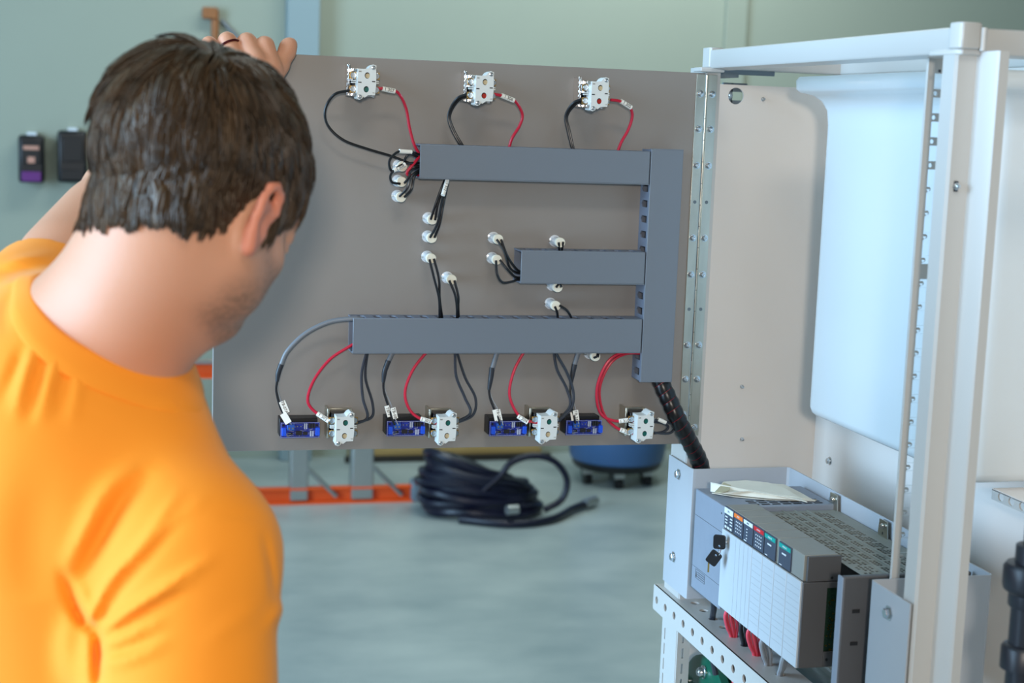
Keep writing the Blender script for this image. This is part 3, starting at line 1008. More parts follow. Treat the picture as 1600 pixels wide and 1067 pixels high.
# end sheet with its round opening, back sheet
eh = on(1150, 150, 1, 2.30)
me = curve_mesh('end_sheet', [rrect(0.868, 1.118, 0.20, 1.668, 0.012), circle(eh[0], eh[2], 0.0128, 24)], 'sheet_beige', 0.003, M_Y((0, 2.3015, 0)))
put('end_sheet', me, cab)
MB().box(eh[0] - 0.02, eh[0] - 0.004, 2.305, 2.310, eh[2] - 0.02, eh[2] + 0.02).build('bracket', 'rubber_grey', cab)
MB().box(eh[0] - 0.006, eh[0] + 0.02, 2.305, 2.310, eh[2] + 0.0065, eh[2] + 0.02).build('bracket', 'rubber_grey', cab)
MB().box(eh[0] - 0.006, eh[0] + 0.02, 2.305, 2.310, eh[2] - 0.02, eh[2] - 0.0065).build('bracket', 'rubber_grey', cab)
post_bolt((eh[0] - 0.0085, 2.305, eh[2] + 0.0005), (0, -1, 0), r=0.0032)
for px, py in ((1192, 155), (1159, 604), (1159, 686)):
    q = on(px, py, 1, 2.30)
    post_bolt((q[0], 2.3, q[2]), (0, -1, 0), 'rivet', r=0.0022)
MB().box(1.1130, 1.1160, 1.20, 2.30, 0.20, 1.690).build('back_sheet', 'sheet_beige', cab)
q = on(1297, 720, 0, 1.113)
post_bolt((1.1130, q[1], q[2]), (-1, 0, 0), r=0.0046)
# hinge side tie bracket seen in the gap under the top rail
MB().box(0.872, 0.905, 2.20, 2.285, 1.6755, 1.683).build('tie_bracket', 'rubber_grey', cab)
MB().box(0.868, 1.00, 2.286, 2.289, 1.683, 1.690).build('tie_strip', 'rubber_grey', cab)
# shelf angle under the tank, lower rails
me = curve_mesh('shelf_angle', [rect(1.30, 1.655, 1.1665, 1.179)] + [circle(yc, 1.1735, 0.005, 12, 1.3) for yc in (1.635, 1.612, 1.589, 1.566, 1.543)],
                'cab_white', 0.002, frame4((1.041, 0, 0), (0, 1, 0), (0, 0, 1), (1, 0, 0)))
put('shelf_angle', me, cab)
MB().box(1.040, 1.112, 1.30, 1.655, 1.178, 1.1800).build('shelf_angle_top', 'sheet_beige', cab)
MB().box(0.848, 1.116, 1.44, 2.30, 0.02, 0.06).build('base_rail', 'cab_white', cab, bevel=0.002)
lt = on(1058, 978, 0, 0.872), on(1088, 1006, 0, 0.872)
MB().box(0.871, 0.874, lt[1][1], lt[0][1], lt[1][2] - 0.005, lt[1][2] + 0.004).build('ledge_strip', 'cab_white', cab)

# white moulded tank
tank = thing('storage_tank', (1.055, 1.88, 1.186), 'white moulded plastic tank with rounded corners inside the cabinet', 'tank')


def loft(sections, m, name, parent):
    mb = MB()
    n = len(sections[0][0])
    v, f = [], []
    for pts, z_ in sections:
        v += [(p[0], p[1], z_) for p in pts]
    for j in range(len(sections) - 1):
        for k in range(n):
            f.append((j * n + k, j * n + (k + 1) % n, (j + 1) * n + (k + 1) % n, (j + 1) * n + k))
    f += [tuple(range(n - 1, -1, -1)), tuple(range((len(sections) - 1) * n, len(sections) * n))]
    return mb.add(v, f).build(name, m, parent, angle=60)


secs = []
for dz, ins in ((0, 0.016), (0.0015, 0.009), (0.006, 0.003), (0.014, 0), (0.10, 0), (0.3, 0), (0.425, 0), (0.445, -0.002), (0.458, -0.008), (0.466, -0.018), (0.470, -0.032), (0.474, -0.036), (0.486, -0.037), (0.492, -0.034)):
    secs.append((rrect(1.0 + ins, 1.112, 1.645 + ins, 2.108 - ins, 0.026 - min(0.012, max(0, ins)), 7), 1.186 + dz))
loft(secs, 'tank_white', 'shell', tank)

# perforated angle across the front
bar = thing('perforated_angle', (0.85, 1.85, 0.846), 'white perforated angle bar bolted across the cabinet front below the controller', 'bracket')
hl = [circle(yc, 0.8645, 0.0060, 14) for yc in (2.243 - 0.0392 * k for k in range(22))]
me = curve_mesh('front_flange', [rrect(1.40, 2.259, 0.846, 0.886, 0.004, 3)] + hl, 'cab_white', 0.0028, frame4((0.8354, 0, 0), (0, 1, 0), (0, 0, 1), (1, 0, 0)))
put('front_flange', me, bar)
th = [(0.856, 2.222), (0.862, 2.191), (0.863, 2.155), (0.863, 2.118), (0.862, 2.078), (0.863, 2.040), (0.862, 1.999), (0.863, 1.96), (0.864, 1.920), (0.864, 1.881), (0.864, 1.842), (0.864, 1.80), (0.864, 1.76), (0.864, 1.72)]
me = curve_mesh('top_flange', [rect(0.8345, 0.894, 1.40, 2.259)] + [circle(a, b, 0.0066, 14) for a, b in th], 'cab_white', 0.0028, M_Z((0, 0, 0.8846)))
put('top_flange', me, bar)
MB().box(0.8915, 0.8940, 1.40, 2.259, 0.846, 0.8832).build('rear_shade_plate', 'cab_white', bar)  # added behind the angle so its front holes look into shade
MB().box(0.8370, 0.8915, 1.40, 2.259, 0.8445, 0.8470).build('lower_shade_plate', 'cab_white', bar)  # added with the rear plate to close off light below the holes

# mounting tray
tray = thing('mounting_tray', (0.92, 1.85, 0.90), 'pale grey folded steel tray bolted between the cabinet posts behind the controller', 'tray')
TB, TF, TN, TT = 0.995, 2.136, 1.570, 1.0985
tp = [(XF - 0.0045, 2.238), (XF - 0.0045, TF + 0.006), (XF - 0.003, TF + 0.001), (XF + 0.002, TF), (TB - 0.003, TF), (TB, TF - 0.003), (TB, TN + 0.003), (TB - 0.003, TN), (XF + 0.002, TN), (XF - 0.003, TN - 0.001), (XF - 0.0045, TN - 0.006), (XF - 0.0045, 1.478)]


def offset_poly(pts, d):
    P = np.array(pts); out = []
    for i in range(len(P)):
        t = P[min(i + 1, len(P) - 1)] - P[max(i - 1, 0)]
        t /= np.linalg.norm(t)
        out.append(P[i] + d * np.array([t[1], -t[0]]))
    return [tuple(q) for q in out]


MB().prism(tp + offset_poly(tp, -0.0018)[::-1], 2, 0.899, TT).build('folded_sheet', 'tray_grey', tray)
for px, py in ((1061, 741), (1053, 870)):
    q = on(px, py, 0, XF - 0.0045)
    post_bolt((XF - 0.0045, q[1], q[2]), (-1, 0, 0), 'hex_bolt', parent=tray)
q = on(1389, 958, 0, XF - 0.0045)
post_bolt((XF - 0.0045, q[1], q[2]), (-1, 0, 0), 'hex_bolt', parent=tray)
post_bolt((XF - 0.0045, q[1], q[2] - 0.131), (-1, 0, 0), 'hex_bolt', parent=tray)

# ------------------------------------------------------------------ programmable controller
plc = thing('modular_controller', (0.91, 1.84, 0.938), 'grey modular controller rack with colour coded modules in the cabinet', 'controller')
XM = 0.825
ps = MB().box(XM, 0.990, 1.9685, 2.080, 0.9365, 1.083).build('power_supply', 'plc_blue_grey', plc, bevel=0.0015)
sl = MB()
for r_ in range(7):
    for c_ in range(3):
        sl.box(0.868 + r_ * 0.016, 0.880 + r_ * 0.016, 1.976 + c_ * 0.010, 1.981 + c_ * 0.010, 1.0826, 1.0833)
sl.build('vent_slots', 'dark_slot', ps)
sm = MB()
sm.box(XM - 0.0003, XM, 1.969, 2.079, 1.0455, 1.0460)
sm.box(XM - 0.0003, XM, 1.969, 2.079, 0.9700, 0.9704)
sm.build('seam', 'plc_dark', ps)
MB().cyl((XM - 0.0004, 1.979, 1.072), (XM + 0.001, 1.979, 1.072), 0.0012, n=8).build('adjuster_hole', 'dark_slot', ps)
wl_ = MB()
for k in range(3):
    wl_.box(XM - 0.0004, XM, 2.030, 2.056, 0.9580 + k * 0.0032, 0.9588 + k * 0.0032)
for a, b, c, d in ((2.028, 2.064, 0.955, 0.9554), (2.028, 2.064, 0.9678, 0.9682), (2.028, 2.0284, 0.955, 0.968), (2.0636, 2.064, 0.955, 0.968)):
    wl_.box(XM - 0.0004, XM, a, b, c, d)
wl_.prism([(2.0625, 0.957), (2.0575, 0.957), (2.060, 0.9655)], 0, XM - 0.0004, XM)
wl_.build('warning_print', 'plc_dark', ps)

slots = [1.9675, 1.9335, 1.9000, 1.8660, 1.8300, 1.7930, 1.7850, 1.7480]
mods = [(1.9675, 1.9338, 'label_white', 'cpu'), (1.9332, 1.9003, 'label_orange', 'grid'), (1.8997, 1.8663, 'label_white', 'col'),
        (1.8657, 1.8303, 'label_red', 'grid'), (1.8297, 1.7930, 'label_teal', 'one'), (1.7922, 1.7125, 'label_teal', 'one')]
for i, (ya, yb, lm, kind) in enumerate(mods):
    mo = MB()
    mo.box(XM + 0.001, 0.872, yb + 0.0008, ya, 1.054, 1.0868)
    mo.box(XM + 0.006, 0.93, yb, ya, 0.946, 1.054)
    mod = mo.build('io_module', 'plc_top_grey', plc, bevel=0.0008)
    la = ya - 0.0015 if i < 5 else 1.7830
    lb = yb + 0.0012 if i < 5 else 1.7475
    plq = MB().box(XM - 0.0012, XM + 0.0015, lb, la, 1.0555, 1.0862).build('status_window', 'plc_label', mod, bevel=0.0005)
    zb = 1.0795 if i else 1.0770
    MB().box(XM - 0.0018, XM - 0.0011, lb + 0.0008, la - 0.0008, zb, 1.0850).build('colour_band', lm, mod)
    pr = MB()
    y0_, w_ = la - 0.002, (la - lb - 0.004)
    xx0, xx1 = XM - 0.0016, XM - 0.0011
    if kind == 'cpu':
        for r_ in range(3):
            pr.box(xx0, xx1, la - 0.012, la - 0.004, 1.0718 - r_ * 0.0042, 1.0734 - r_ * 0.0042)
            pr.box(xx0, xx1, la - 0.029, la - 0.021, 1.0718 - r_ * 0.0042, 1.0734 - r_ * 0.0042)
        for c_ in range(3):
            pr.box(xx0, xx1, la - 0.010 - c_ * 0.009, la - 0.004 - c_ * 0.009, 1.0570, 1.0600)
    elif kind == 'grid':
        for r_ in range(4):
            for c_ in range(4):
                pr.box(xx0, xx1, la - 0.0095 - c_ * 0.0055, la - 0.0075 - c_ * 0.0055, 1.0600 + r_ * 0.0046, 1.0618 + r_ * 0.0046)
    elif kind == 'col':
        for r_ in range(4):
            pr.box(xx0, xx1, la - 0.0135, la - 0.0105, 1.0605 + r_ * 0.0042, 1.0618 + r_ * 0.0042)
        pr.box(xx0, xx1, la - 0.012, la - 0.004, 1.0570, 1.0582)
    else:
        pr.box(xx0, xx1, la - 0.022, la - 0.010, 1.0720, 1.0740)
        pr.box(xx0, xx1, la - 0.011, la - 0.004, 1.0572, 1.0582)
    pr.build('status_print', 'label_white', mod)
    tx = {0: 'CPU', 1: 'INPUT', 2: 'BASIC', 3: 'OUTPUT', 4: 'ANALOG', 5: 'ANALOG'}[i]
    me = text_mesh(tx, 0.0042 if i == 0 else 0.0030, 'plc_label' if i in (0, 2) else 'label_white', M_X((XM - 0.0019, (la + lb) / 2, (zb + 1.085) / 2)))
    put('lettering', me, mod)
ridge = MB().box(0.8725, 0.8765, 1.7125, 1.968, 1.0790, 1.0835).build('wire_channel', 'plc_blue_grey', plc, bevel=0.0008)
doors = [(1.9672, 1.8625, 'v'), (1.8617, 1.8280, 'h'), (1.8272, 1.7905, 'h'), (1.7897, 1.7525, 'h'), (1.7517, 1.7105, 'h')]
for ya, yb, kind in doors:
    d = MB().box(XM - 0.0030, XM + 0.0005, yb + 0.0004, ya, 0.9440, 1.0540).build('module_door', 'plc_door', plc, bevel=0.0006)
    ln = MB()
    if kind == 'h':
        for k in range(11):
            ln.box(XM - 0.0032, XM - 0.0029, yb + 0.002, ya - 0.002, 0.958 + k * 0.0085, 0.9582 + k * 0.0085)
    else:
        for k in range(4):
            yv = yb + 0.012 + k * 0.014
            ln.box(XM - 0.0032, XM - 0.0029, yv, yv + 0.0003, 0.946, 1.053)
    ln.build('door_lines', 'cable_lightgrey', d)
# side of the last module: dark cover, exposed board
sc_ = MB()
sc_.box(XM + 0.004, 0.8735, 1.7080, 1.7122, 1.0545, 1.0862)
sc_.box(XM - 0.0005, 0.8570, 1.7080, 1.7122, 0.9445, 1.0535)
sc_.box(0.8570, 0.8735, 1.7080, 1.7122, 0.9445, 0.9640)
sc_.box(0.8570, 0.8735, 1.7080, 1.7122, 1.0455, 1.0535)
sc_.build('side_cover', 'plc_dark', plc, bevel=0.0006)
hb = MB().cyl((0.8620, 1.7076, 1.0585), (0.8620, 1.7090, 1.0585), 0.0018, n=10)
hb.cyl((0.8620, 1.7076, 0.954), (0.8620, 1.7090, 0.954), 0.0018, n=10)
hb.build('boss_hole', 'dark_slot', plc)
bd = MB().box(0.852, 0.985, 1.7104, 1.7122, 0.947, 1.0535).build('circuit_board', 'pcb_green', plc)
pd, gd = MB(), MB()
rng = random.Random(3)
for r_ in range(34):
    for c_ in range(16):
        x, z_ = 0.8585 + c_ * 0.0028, 0.9500 + r_ * 0.0033
        if rng.random() < 0.45:
            pd.box(x - 0.00035, x + 0.00035, 1.7098, 1.7105, z_ - 0.0004, z_ + 0.0004)
for k in range(26):
    x, z_ = 0.8605 + rng.random() * 0.008, 0.955 + rng.random() * 0.08
    gd.box(x - 0.0010, x + 0.0010, 1.7098, 1.7105, z_ - 0.0007, z_ + 0.0007)
pd.build('solder_joint', 'solder', bd); gd.build('gold_pad', 'pad_gold', bd)
# chassis: vented top, back, bottom, end plate, hanger tabs
holes = []
for row, xs in enumerate((0.886, 0.892, 0.898, 0.904, 0.9175, 0.9225, 0.9345, 0.9400, 0.9540, 0.9590, 0.9640, 0.9690)):
    k = 0
    y = 1.618
    while y < 1.955:
        skip = (k + row // 2) % 5 == 4 or (row in (0, 3) and k % 3 == 1)
        if not skip:
            holes.append(rect(xs - 0.0021, xs + 0.0021, y - 0.0024, y + 0.0024))
        y += 0.0062
        k += 1
me = curve_mesh('vented_top', [rect(0.878, 0.992, 1.606, 1.967)] + holes, 'plc_vent', 0.0007, M_Z((0, 0, 1.0750)))
vt = put('vented_top', me, plc)
rd = MB()
for x in (0.911, 0.929, 0.9475):
    rd.box(x - 0.0016, x + 0.0016, 1.606, 1.967, 1.0754, 1.0768)
rd.build('stiffening_rib', 'plc_vent', vt)
MB().box(0.880, 0.988, 1.607, 1.967, 1.0565, 1.0580).build('vent_shade_sheet', 'dark_slot', plc)  # dark sheet painting the shade seen through the vent holes
MB().box(0.988, 0.9915, 1.606, 2.07, 0.945, 1.0755).build('chassis_back', 'plc_vent', plc)
MB().box(0.880, 0.990, 1.606, 1.967, 0.940, 0.943).build('chassis_base', 'plc_vent', plc)
ep = MB().box(XM, 0.990, 1.6040, 1.6120, 0.905, 1.0920).build('end_plate', 'plc_dark', plc, bevel=0.0018)
MB().box(XM - 0.0006, XM + 0.0022, 1.6055, 1.6190, 0.905, 1.0905).build('end_plate_edge', 'plc_blue_grey', plc, bevel=0.0008)
sl = MB()
for z_ in (1.048, 1.009):
    sl.box(0.838, 0.8475, 1.6034, 1.6041, z_, z_ + 0.0045)
sl.build('moulded_slot', 'dark_slot', ep)
for px, py in ((1305, 787), (1383, 825)):
    q = on(px, py, 0, 0.992)
    me = curve_mesh('hanger_tab', [[(q[1] - 0.0145, 1.066), (q[1] + 0.0145, 1.066), (q[1] + 0.0105, 1.0975), (q[1] - 0.0105, 1.0975)],
                                   circle(q[1], 1.0885, 0.0035, 12), circle(q[1], 1.0800, 0.0022, 10)], 'zinc', 0.0016,
                    frame4((0.9895, 0, 0), (0, 1, 0), (0, 0, 1), (1, 0, 0)))
    put('hanger_tab', me, plc)
    s_ = MB().lathe([(0.0042, 0), (0.0042, 0.002), (0.003, 0.0036), (0, 0.004)], (0.9885, q[1], 1.0895), (-1, 0, 0), 14)
    s_.build('screw', 'chrome', plc)

# keys in the module lock
ky = thing('key_pair', (0.815, 1.947, 1.0), 'two black headed keys hanging from the controller module lock', 'keys')
MB().cyl((0.8235, 1.9465, 1.0400), (0.817, 1.9465, 1.0400), 0.0034, n=12).build('lock_barrel', 'chrome', ky)


zz0 = np.array([0, 0, 1.0])


def key_head(c, ang, nm):
    ca, sa = math.cos(ang), math.sin(ang)
    h_ = np.array([0.80, -0.60, 0.0])
    yy, zz = h_ * ca + zz0 * sa, zz0 * ca - h_ * sa
    out = [(a, b) for a, b in rrect(-0.0084, 0.0084, -0.0098, 0.0098, 0.0030, 3)]
    hole_ = circle(0, -0.0055 if nm == 'key_head' else 0.0052, 0.0016, 10)
    me = curve_mesh(nm, [out, hole_], 'black_plastic', 0.0030, frame4(c, yy, zz, np.cross(yy, zz)), bevel=0.0006)
    return put(nm, me, ky)


key_head((0.8095, 1.9440, 1.0410), 0.03, 'key_head')
key_head((0.8050, 1.9500, 1.0170), -0.55, 'hanging_key_head')
MB().box(0.7985, 0.8005, 1.9530, 1.9545, 0.9960, 1.0100).build('key_blade', 'brass', ky)
ring = [np.array([0.8115 - 0.0015 * math.sin(t * 2), 1.9465 + 0.0045 * math.cos(t), 1.0290 + 0.0085 * math.sin(t)]) for t in np.linspace(0, 2 * math.pi, 26)]
MB().tube(ring, 0.0006, n=6).build('key_ring', 'chrome', ky)

# folded paper on the power supply
env = thing('folded_paper', (0.90, 2.03, 1.0835), 'creased folded cream paper lying on top of the controller', 'paper')
base = [on(px, py, 2, 1.0850) for px, py in ((1112, 770), (1150, 776), (1200, 780), (1274, 782), (1252, 770), (1225, 757), (1195, 755), (1150, 755))]
base = [np.array(p) for p in base]


def sheet(pts, zs, m, nm, thick=0.0008):
    v = [(p[0], p[1], z_) for p, z_ in zip(pts, zs)]
    c = np.mean(np.array(v), axis=0)
    n = len(v)
    V = v + [tuple(c)] + [(a, b, d - thick) for a, b, d in v] + [(c[0], c[1], c[2] - thick)]
    f = [(k, (k + 1) % n, n) for k in range(n)] + [((k + 1) % n + n + 1, k + n + 1, 2 * n + 1) for k in range(n)]
    f += [(k, k + n + 1, (k + 1) % n + n + 1, (k + 1) % n) for k in range(n)]
    return MB().add(V, f).build(nm, m, env, angle=25)


sheet(base, [1.0850, 1.0848, 1.0846, 1.0846, 1.0850, 1.0856, 1.0856, 1.0856], 'paper', 'lower_sheet')
# rolled front fold
rows = []
fold = [(1110, 768), (1128, 771), (1160, 775), (1200, 779), (1240, 781), (1276, 782)]
for k, (px, py) in enumerate(fold):
    a = on(px, py, 2, 1.0862)
    hgt = 0.0115 * (1 - (k / 5.0) ** 1.6) + 0.001
    bk = np.array([0.35, 0.93, 0]) * (0.012 * (1 - (k / 5.0) ** 2) + 0.001)
    ring_ = []
    for j in range(9):
        t = math.pi * 1.25 * j / 8 - 0.3
        ring_.append(a + bk * (0.5 - 0.5 * math.cos(t)) * 1.0 + np.array([0, 0, hgt * (0.5 + 0.5 * math.sin(t - math.pi / 2 + 0.3)) * (1.0 if j < 6 else 0.9)]))
    rows.append(ring_)
v, f = [], []
for r_ in rows:
    v += r_
for i in range(len(rows) - 1):
    for j in range(8):
        f.append((i * 9 + j, i * 9 + j + 1, (i + 1) * 9 + j + 1, (i + 1) * 9 + j))
o = MB().add(v, f).build('rolled_edge', 'paper', env, angle=60)
so_ = o.modifiers.new('thick', 'SOLIDIFY'); so_.thickness = 0.0006
top = [on(px, py, 2, 1.095) for px, py in ((1116, 766), (1130, 754), (1165, 751), (1200, 753), (1228, 760), (1262, 776), (1225, 771), (1170, 766))]
sheet(top, [1.0905, 1.0965, 1.0960, 1.0945, 1.0920, 1.0875, 1.0910, 1.0940], 'paper', 'upper_sheet')
cr = [on(px, py, 2, 1.0955) for px, py in ((1117, 765), (1131, 755), (1142, 758), (1140, 764), (1128, 767))]
sheet(cr, [1.0925, 1.0968, 1.0955, 1.0940, 1.0930], 'paper_aged', 'curled_corner')

# wires from the modules down through the angle bar
GW = 'wire bundles under the controller modules'


def bundle(label, m, x0_, y0_, x1_, y1_, n, r, nm):
    t = thing(nm, (x1_, y1_, 0.86), label, 'wire bundle', GW)
    rng = random.Random(int(y0_ * 1000))
    for k in range(n):
        dx = (k - (n - 1) / 2) * r * 1.75
        dy = (k % 2) * r * 1.5
        a = [(x0_ + 0.02 + dx, y0_ + dy * 1.3, 0.948), (x0_ + dx, y0_ + dy * 1.3, 0.930), ((x0_ + x1_) / 2 + dx, (y0_ + y1_) / 2 + dy, 0.905),
             (x1_ + dx * 0.5, y1_ + dy * 0.62, 0.884), (x1_ + dx * 0.5, y1_ + dy * 0.5, 0.845), (x1_ + 0.01, y1_ + dy * 0.5, 0.80)]
        MB().tube(smooth_path(a, 6), r).build('conductor', m, t)
    return t


bundle('dark cable curving from the power supply base into the angle bar', 'wire_charcoal', 0.850, 2.045, 0.862, 2.080, 1, 0.0046, 'power_cable')
bundle('pink red wires under the module with orange label', 'wire_pinkred', 0.846, 1.975, 0.862, 1.999, 5, 0.0023, 'red_wires')
bundle('dark wires between the two pink red bundles', 'wire_charcoal', 0.846, 1.925, 0.863, 1.960, 4, 0.0021, 'dark_wires')
bundle('pink red wires under the module with red label', 'wire_pinkred', 0.846, 1.895, 0.864, 1.920, 5, 0.0023, 'red_wires')
bundle('pale grey cables under the first module with teal label', 'cable_lightgrey', 0.846, 1.855, 0.864, 1.881, 3, 0.0030, 'grey_cables')
bundle('thick pale grey cable under the last module', 'cable_lightgrey', 0.850, 1.795, 0.864, 1.842, 2, 0.0036, 'grey_cables')

# green motor below
mt = thing('electric_motor', (0.985, 2.02, 0.0), 'green painted motor with bolted end flange below the controller', 'motor')
MB().lathe([(0.05, -0.004), (0.098, -0.003), (0.104, 0), (0.104, 0.012), (0.098, 0.016), (0.060, 0.018), (0.058, 0.03), (0.03, 0.036), (0, 0.036)], (0.905, 2.165, 0.690), (-1, 0, 0), 40).build('flange', 'motor_green', mt)
MB().lathe([(0.088, 0), (0.096, 0.006), (0.096, 0.12), (0.088, 0.13), (0, 0.13)], (0.912, 2.165, 0.690), (1, 0, 0), 40).build('body', 'motor_green', mt)
for a in (0.55, 1.6, 2.65, 3.7, 4.75, 5.8):
    y_, z_ = 2.165 + 0.083 * math.cos(a), 0.690 + 0.083 * math.sin(a)
    s_ = MB().lathe([(0.0105, 0), (0.0105, 0.003), (0.0082, 0.0035), (0.0078, 0.009), (0.005, 0.012), (0, 0.0125)], (0.888, y_, z_), (-1, 0, 0), 14)
    s_.build('bolt', 'zinc_screw', mt)
pump = thing('green_pump', (0.93, 1.80, 0.0), 'green painted pump housing directly under the controller modules', 'pump')
MB().lathe([(0.05, -0.15), (0.070, -0.148), (0.074, -0.14), (0.074, 0.13), (0.066, 0.14), (0.0, 0.142)], (0.945, 1.83, 0.790), (0, 1, 0), 36).build('housing', 'motor_green', pump)
MB().box(0.900, 0.985, 1.76, 1.90, 0.0, 0.74).build('pedestal', 'motor_green', pump, bevel=0.004)
MB().box(0.895, 0.915, 1.725, 1.775, 0.845, 0.850).build('data_plate', 'label_white', pump, bevel=0.001)
MB().box(0.93, 1.04, 2.12, 2.21, 0.0, 0.61).build('pedestal', 'motor_green', mt, bevel=0.004)

# black plastic pipe
pipe = thing('plastic_pipe', (0.864, 1.30, 0.0), 'upright black plastic pipe with union fitting beside the cabinet', 'pipe')
PX = 0.8645
MB().cyl((PX, 1.30, 0), (PX, 1.30, 1.185), 0.0145, n=28).build('lower_tube', 'pvc_black', pipe)
MB().cyl((PX + 0.004, 1.30, 1.185), (PX + 0.004, 1.30, 1.262), 0.0110, n=24).build('upper_tube', 'pvc_black', pipe)
MB().lathe([(0.014, 0), (0.0185, 0.001), (0.0195, 0.003), (0.0195, 0.014), (0.0250, 0.018), (0.0262, 0.022), (0.0262, 0.040), (0.0235, 0.044), (0.016, 0.045), (0.016, 0.062), (0.0145, 0.063), (0.009, 0.063)], (PX + 0.002, 1.30, 1.150), (0, 0, 1), 32).build('union_nut', 'pvc_black', pipe)
MB().lathe([(0.0145, 0), (0.0205, 0.001), (0.0205, 0.022), (0.018, 0.025), (0.0145, 0.026)], (PX, 1.30, 1.088), (0, 0, 1), 32).build('coupling', 'pvc_black', pipe)

# ================================================================== things at the back of the room
def disp(x, z, w, h, label, full):
    t = thing('soap_dispenser', (x, WALL_Y, z - h / 2), label, 'dispenser')
    MB().box(x - w / 2, x + w / 2, WALL_Y - 0.10, WALL_Y, z - h / 2, z + h / 2).build('case', 'disp_black', t, bevel=0.012)
    MB().box(x - w * 0.36, x + w * 0.36, WALL_Y - 0.106, WALL_Y - 0.098, z - h * 0.10, z + h * 0.38).build('window', 'black_plastic', t, bevel=0.004)
    if full:
        MB().box(x - w * 0.38, x + w * 0.38, WALL_Y - 0.112, WALL_Y - 0.098, z - h * 0.47, z - h * 0.26).build('push_bar', 'disp_purple', t, bevel=0.003)
        MB().box(x - w * 0.14, x + w * 0.14, WALL_Y - 0.109, WALL_Y - 0.104, z - h * 0.08, z + h * 0.05).build('badge', 'disp_pink', t)
        MB().box(x - w * 0.3, x + w * 0.3, WALL_Y - 0.108, WALL_Y - 0.104, z + h * 0.2, z + h * 0.28).build('emblem', 'disp_pink', t)
    else:
        MB().box(x - w * 0.40, x + w * 0.40, WALL_Y - 0.110, WALL_Y - 0.098, z - h * 0.45, z - h * 0.25).build('push_bar', 'black_plastic', t, bevel=0.003)
    MB().box(x - 0.02, x + 0.02, WALL_Y - 0.05, WALL_Y, z + h / 2, z + h / 2 + 0.012).build('latch', 'label_white', t)


disp(-0.322, 1.360, 0.108, 0.205, 'black wall dispenser with a purple push bar', True)
disp(-0.150, 1.375, 0.125, 0.225, 'plain black wall dispenser partly hidden behind the head', False)

tool = thing('wall_squeegee', (0.46, WALL_Y - 0.05, 1.3), 'brown wooden handled tool hanging on the pale back wall', 'tool')
MB().cyl((0.468, WALL_Y - 0.03, 1.30), (0.460, WALL_Y - 0.03, 2.045), 0.020, 0.017, n=12).build('handle', 'wood_brown', tool)
MB().box(0.405, 0.47, WALL_Y - 0.06, WALL_Y, 2.00, 2.05).build('hook_block', 'wood_brown', tool, bevel=0.006)
MB().tube([(0.49, WALL_Y - 0.012, 2.0), (0.56, WALL_Y - 0.012, 1.93), (0.64, WALL_Y - 0.012, 1.86)], 0.008).build('cord', 'cable_grey', tool)

plank = thing('floor_plank', (1.8, 7.16, 0), 'long brown plank lying on the floor along the back wall', 'plank')
MB().box(1.10, 2.02, 7.12, 7.24, 0.0, 0.050).build('board', 'plank_wood', plank, bevel=0.003)
MB().box(1.07, 2.06, 7.085, 7.12, 0.0, 0.026).build('dark_edge', 'plank_dark', plank)

LY = 6.36
lad = thing('step_ladder', (0.7, LY, 0), 'orange ladder with aluminium rungs lying on its side', 'ladder')
for z_, xe in ((0.0, 1.255), (0.530, 1.20)):
    MB().box(-1.4, xe, LY - 0.012, LY, z_, z_ + 0.070).build('rail', 'orange_rail', lad, bevel=0.003)
    MB().box(-1.4, xe, LY - 0.035, LY - 0.012, z_ + 0.060, z_ + 0.070).build('rail_flange', 'aluminium' if z_ > 0.1 else 'orange_rail', lad)
    MB().box(-1.4, xe, LY - 0.035, LY - 0.012, z_, z_ + 0.010).build('rail_flange', 'orange_rail', lad)
for x in (0.765, 1.028, 0.20, -0.1, -0.4, -0.7):
    w_ = 0.037 if x < 0.8 else 0.046
    MB().box(x - w_, x + w_, LY - 0.034, LY + 0.045, 0.015, 0.585).build('rung', 'aluminium', lad, bevel=0.006)
for x in (0.80, 1.075):
    MB().cyl((x, LY - 0.03, 0.15), (x + 0.12, LY - 0.03, 0.03), 0.010, n=8).build('brace', 'aluminium', lad)
MB().box(1.235, 1.345, LY - 0.045, LY + 0.02, 0.0, 0.095).build('foot', 'rubber_grey', lad, bevel=0.012)

hose = thing('air_hose', (1.55, 6.1, 0), 'coil of dark navy hose lying on the concrete floor', 'hose')
rng = random.Random(11)
HC = np.array([1.49, 6.12])
pts = []
nturn = 17
for k in range(nturn * 26):
    t = 2 * math.pi * k / 26
    j = k / 26.0
    lay = j / nturn
    rr = 0.222 + 0.018 * math.sin(j * 2.4) + 0.018 * math.sin(t * 1.3 + j) - 0.10 * max(0, lay - 0.55)
    zz = 0.018 + 0.245 * (lay ** 1.0) * (0.72 - 0.30 * math.cos(t - 0.2)) + 0.008 * math.sin(t * 3 + j * 1.7)
    pts.append((HC[0] + (rr) * math.cos(t) - 0.03 * lay, HC[1] + rr * 0.62 * math.sin(t) + 0.01 * lay, zz))
MB().tube(pts, 0.0185, n=8).build('coil', 'hose_navy', hose)
arch = [on(px, py, 1, 5.98) for px, py in ((745, 775), (780, 745), (800, 722), (835, 712), (868, 722), (886, 750), (878, 780), (850, 797))]
MB().tube(smooth_path(arch, 8), 0.0135, n=10).build('loose_loop', 'hose_navy', hose)
tail = [(1.36, 5.95, 0.02), (1.55, 5.86, 0.018), (1.72, 5.90, 0.018), (1.86, 6.05, 0.022), (1.95, 6.13, 0.024)]
MB().tube(smooth_path(tail, 10), 0.016, n=10).build('loose_end', 'hose_navy', hose)
MB().cyl((1.93, 6.11, 0.026), (1.995, 6.165, 0.026), 0.021, n=14).build('end_fitting', 'aluminium', hose)
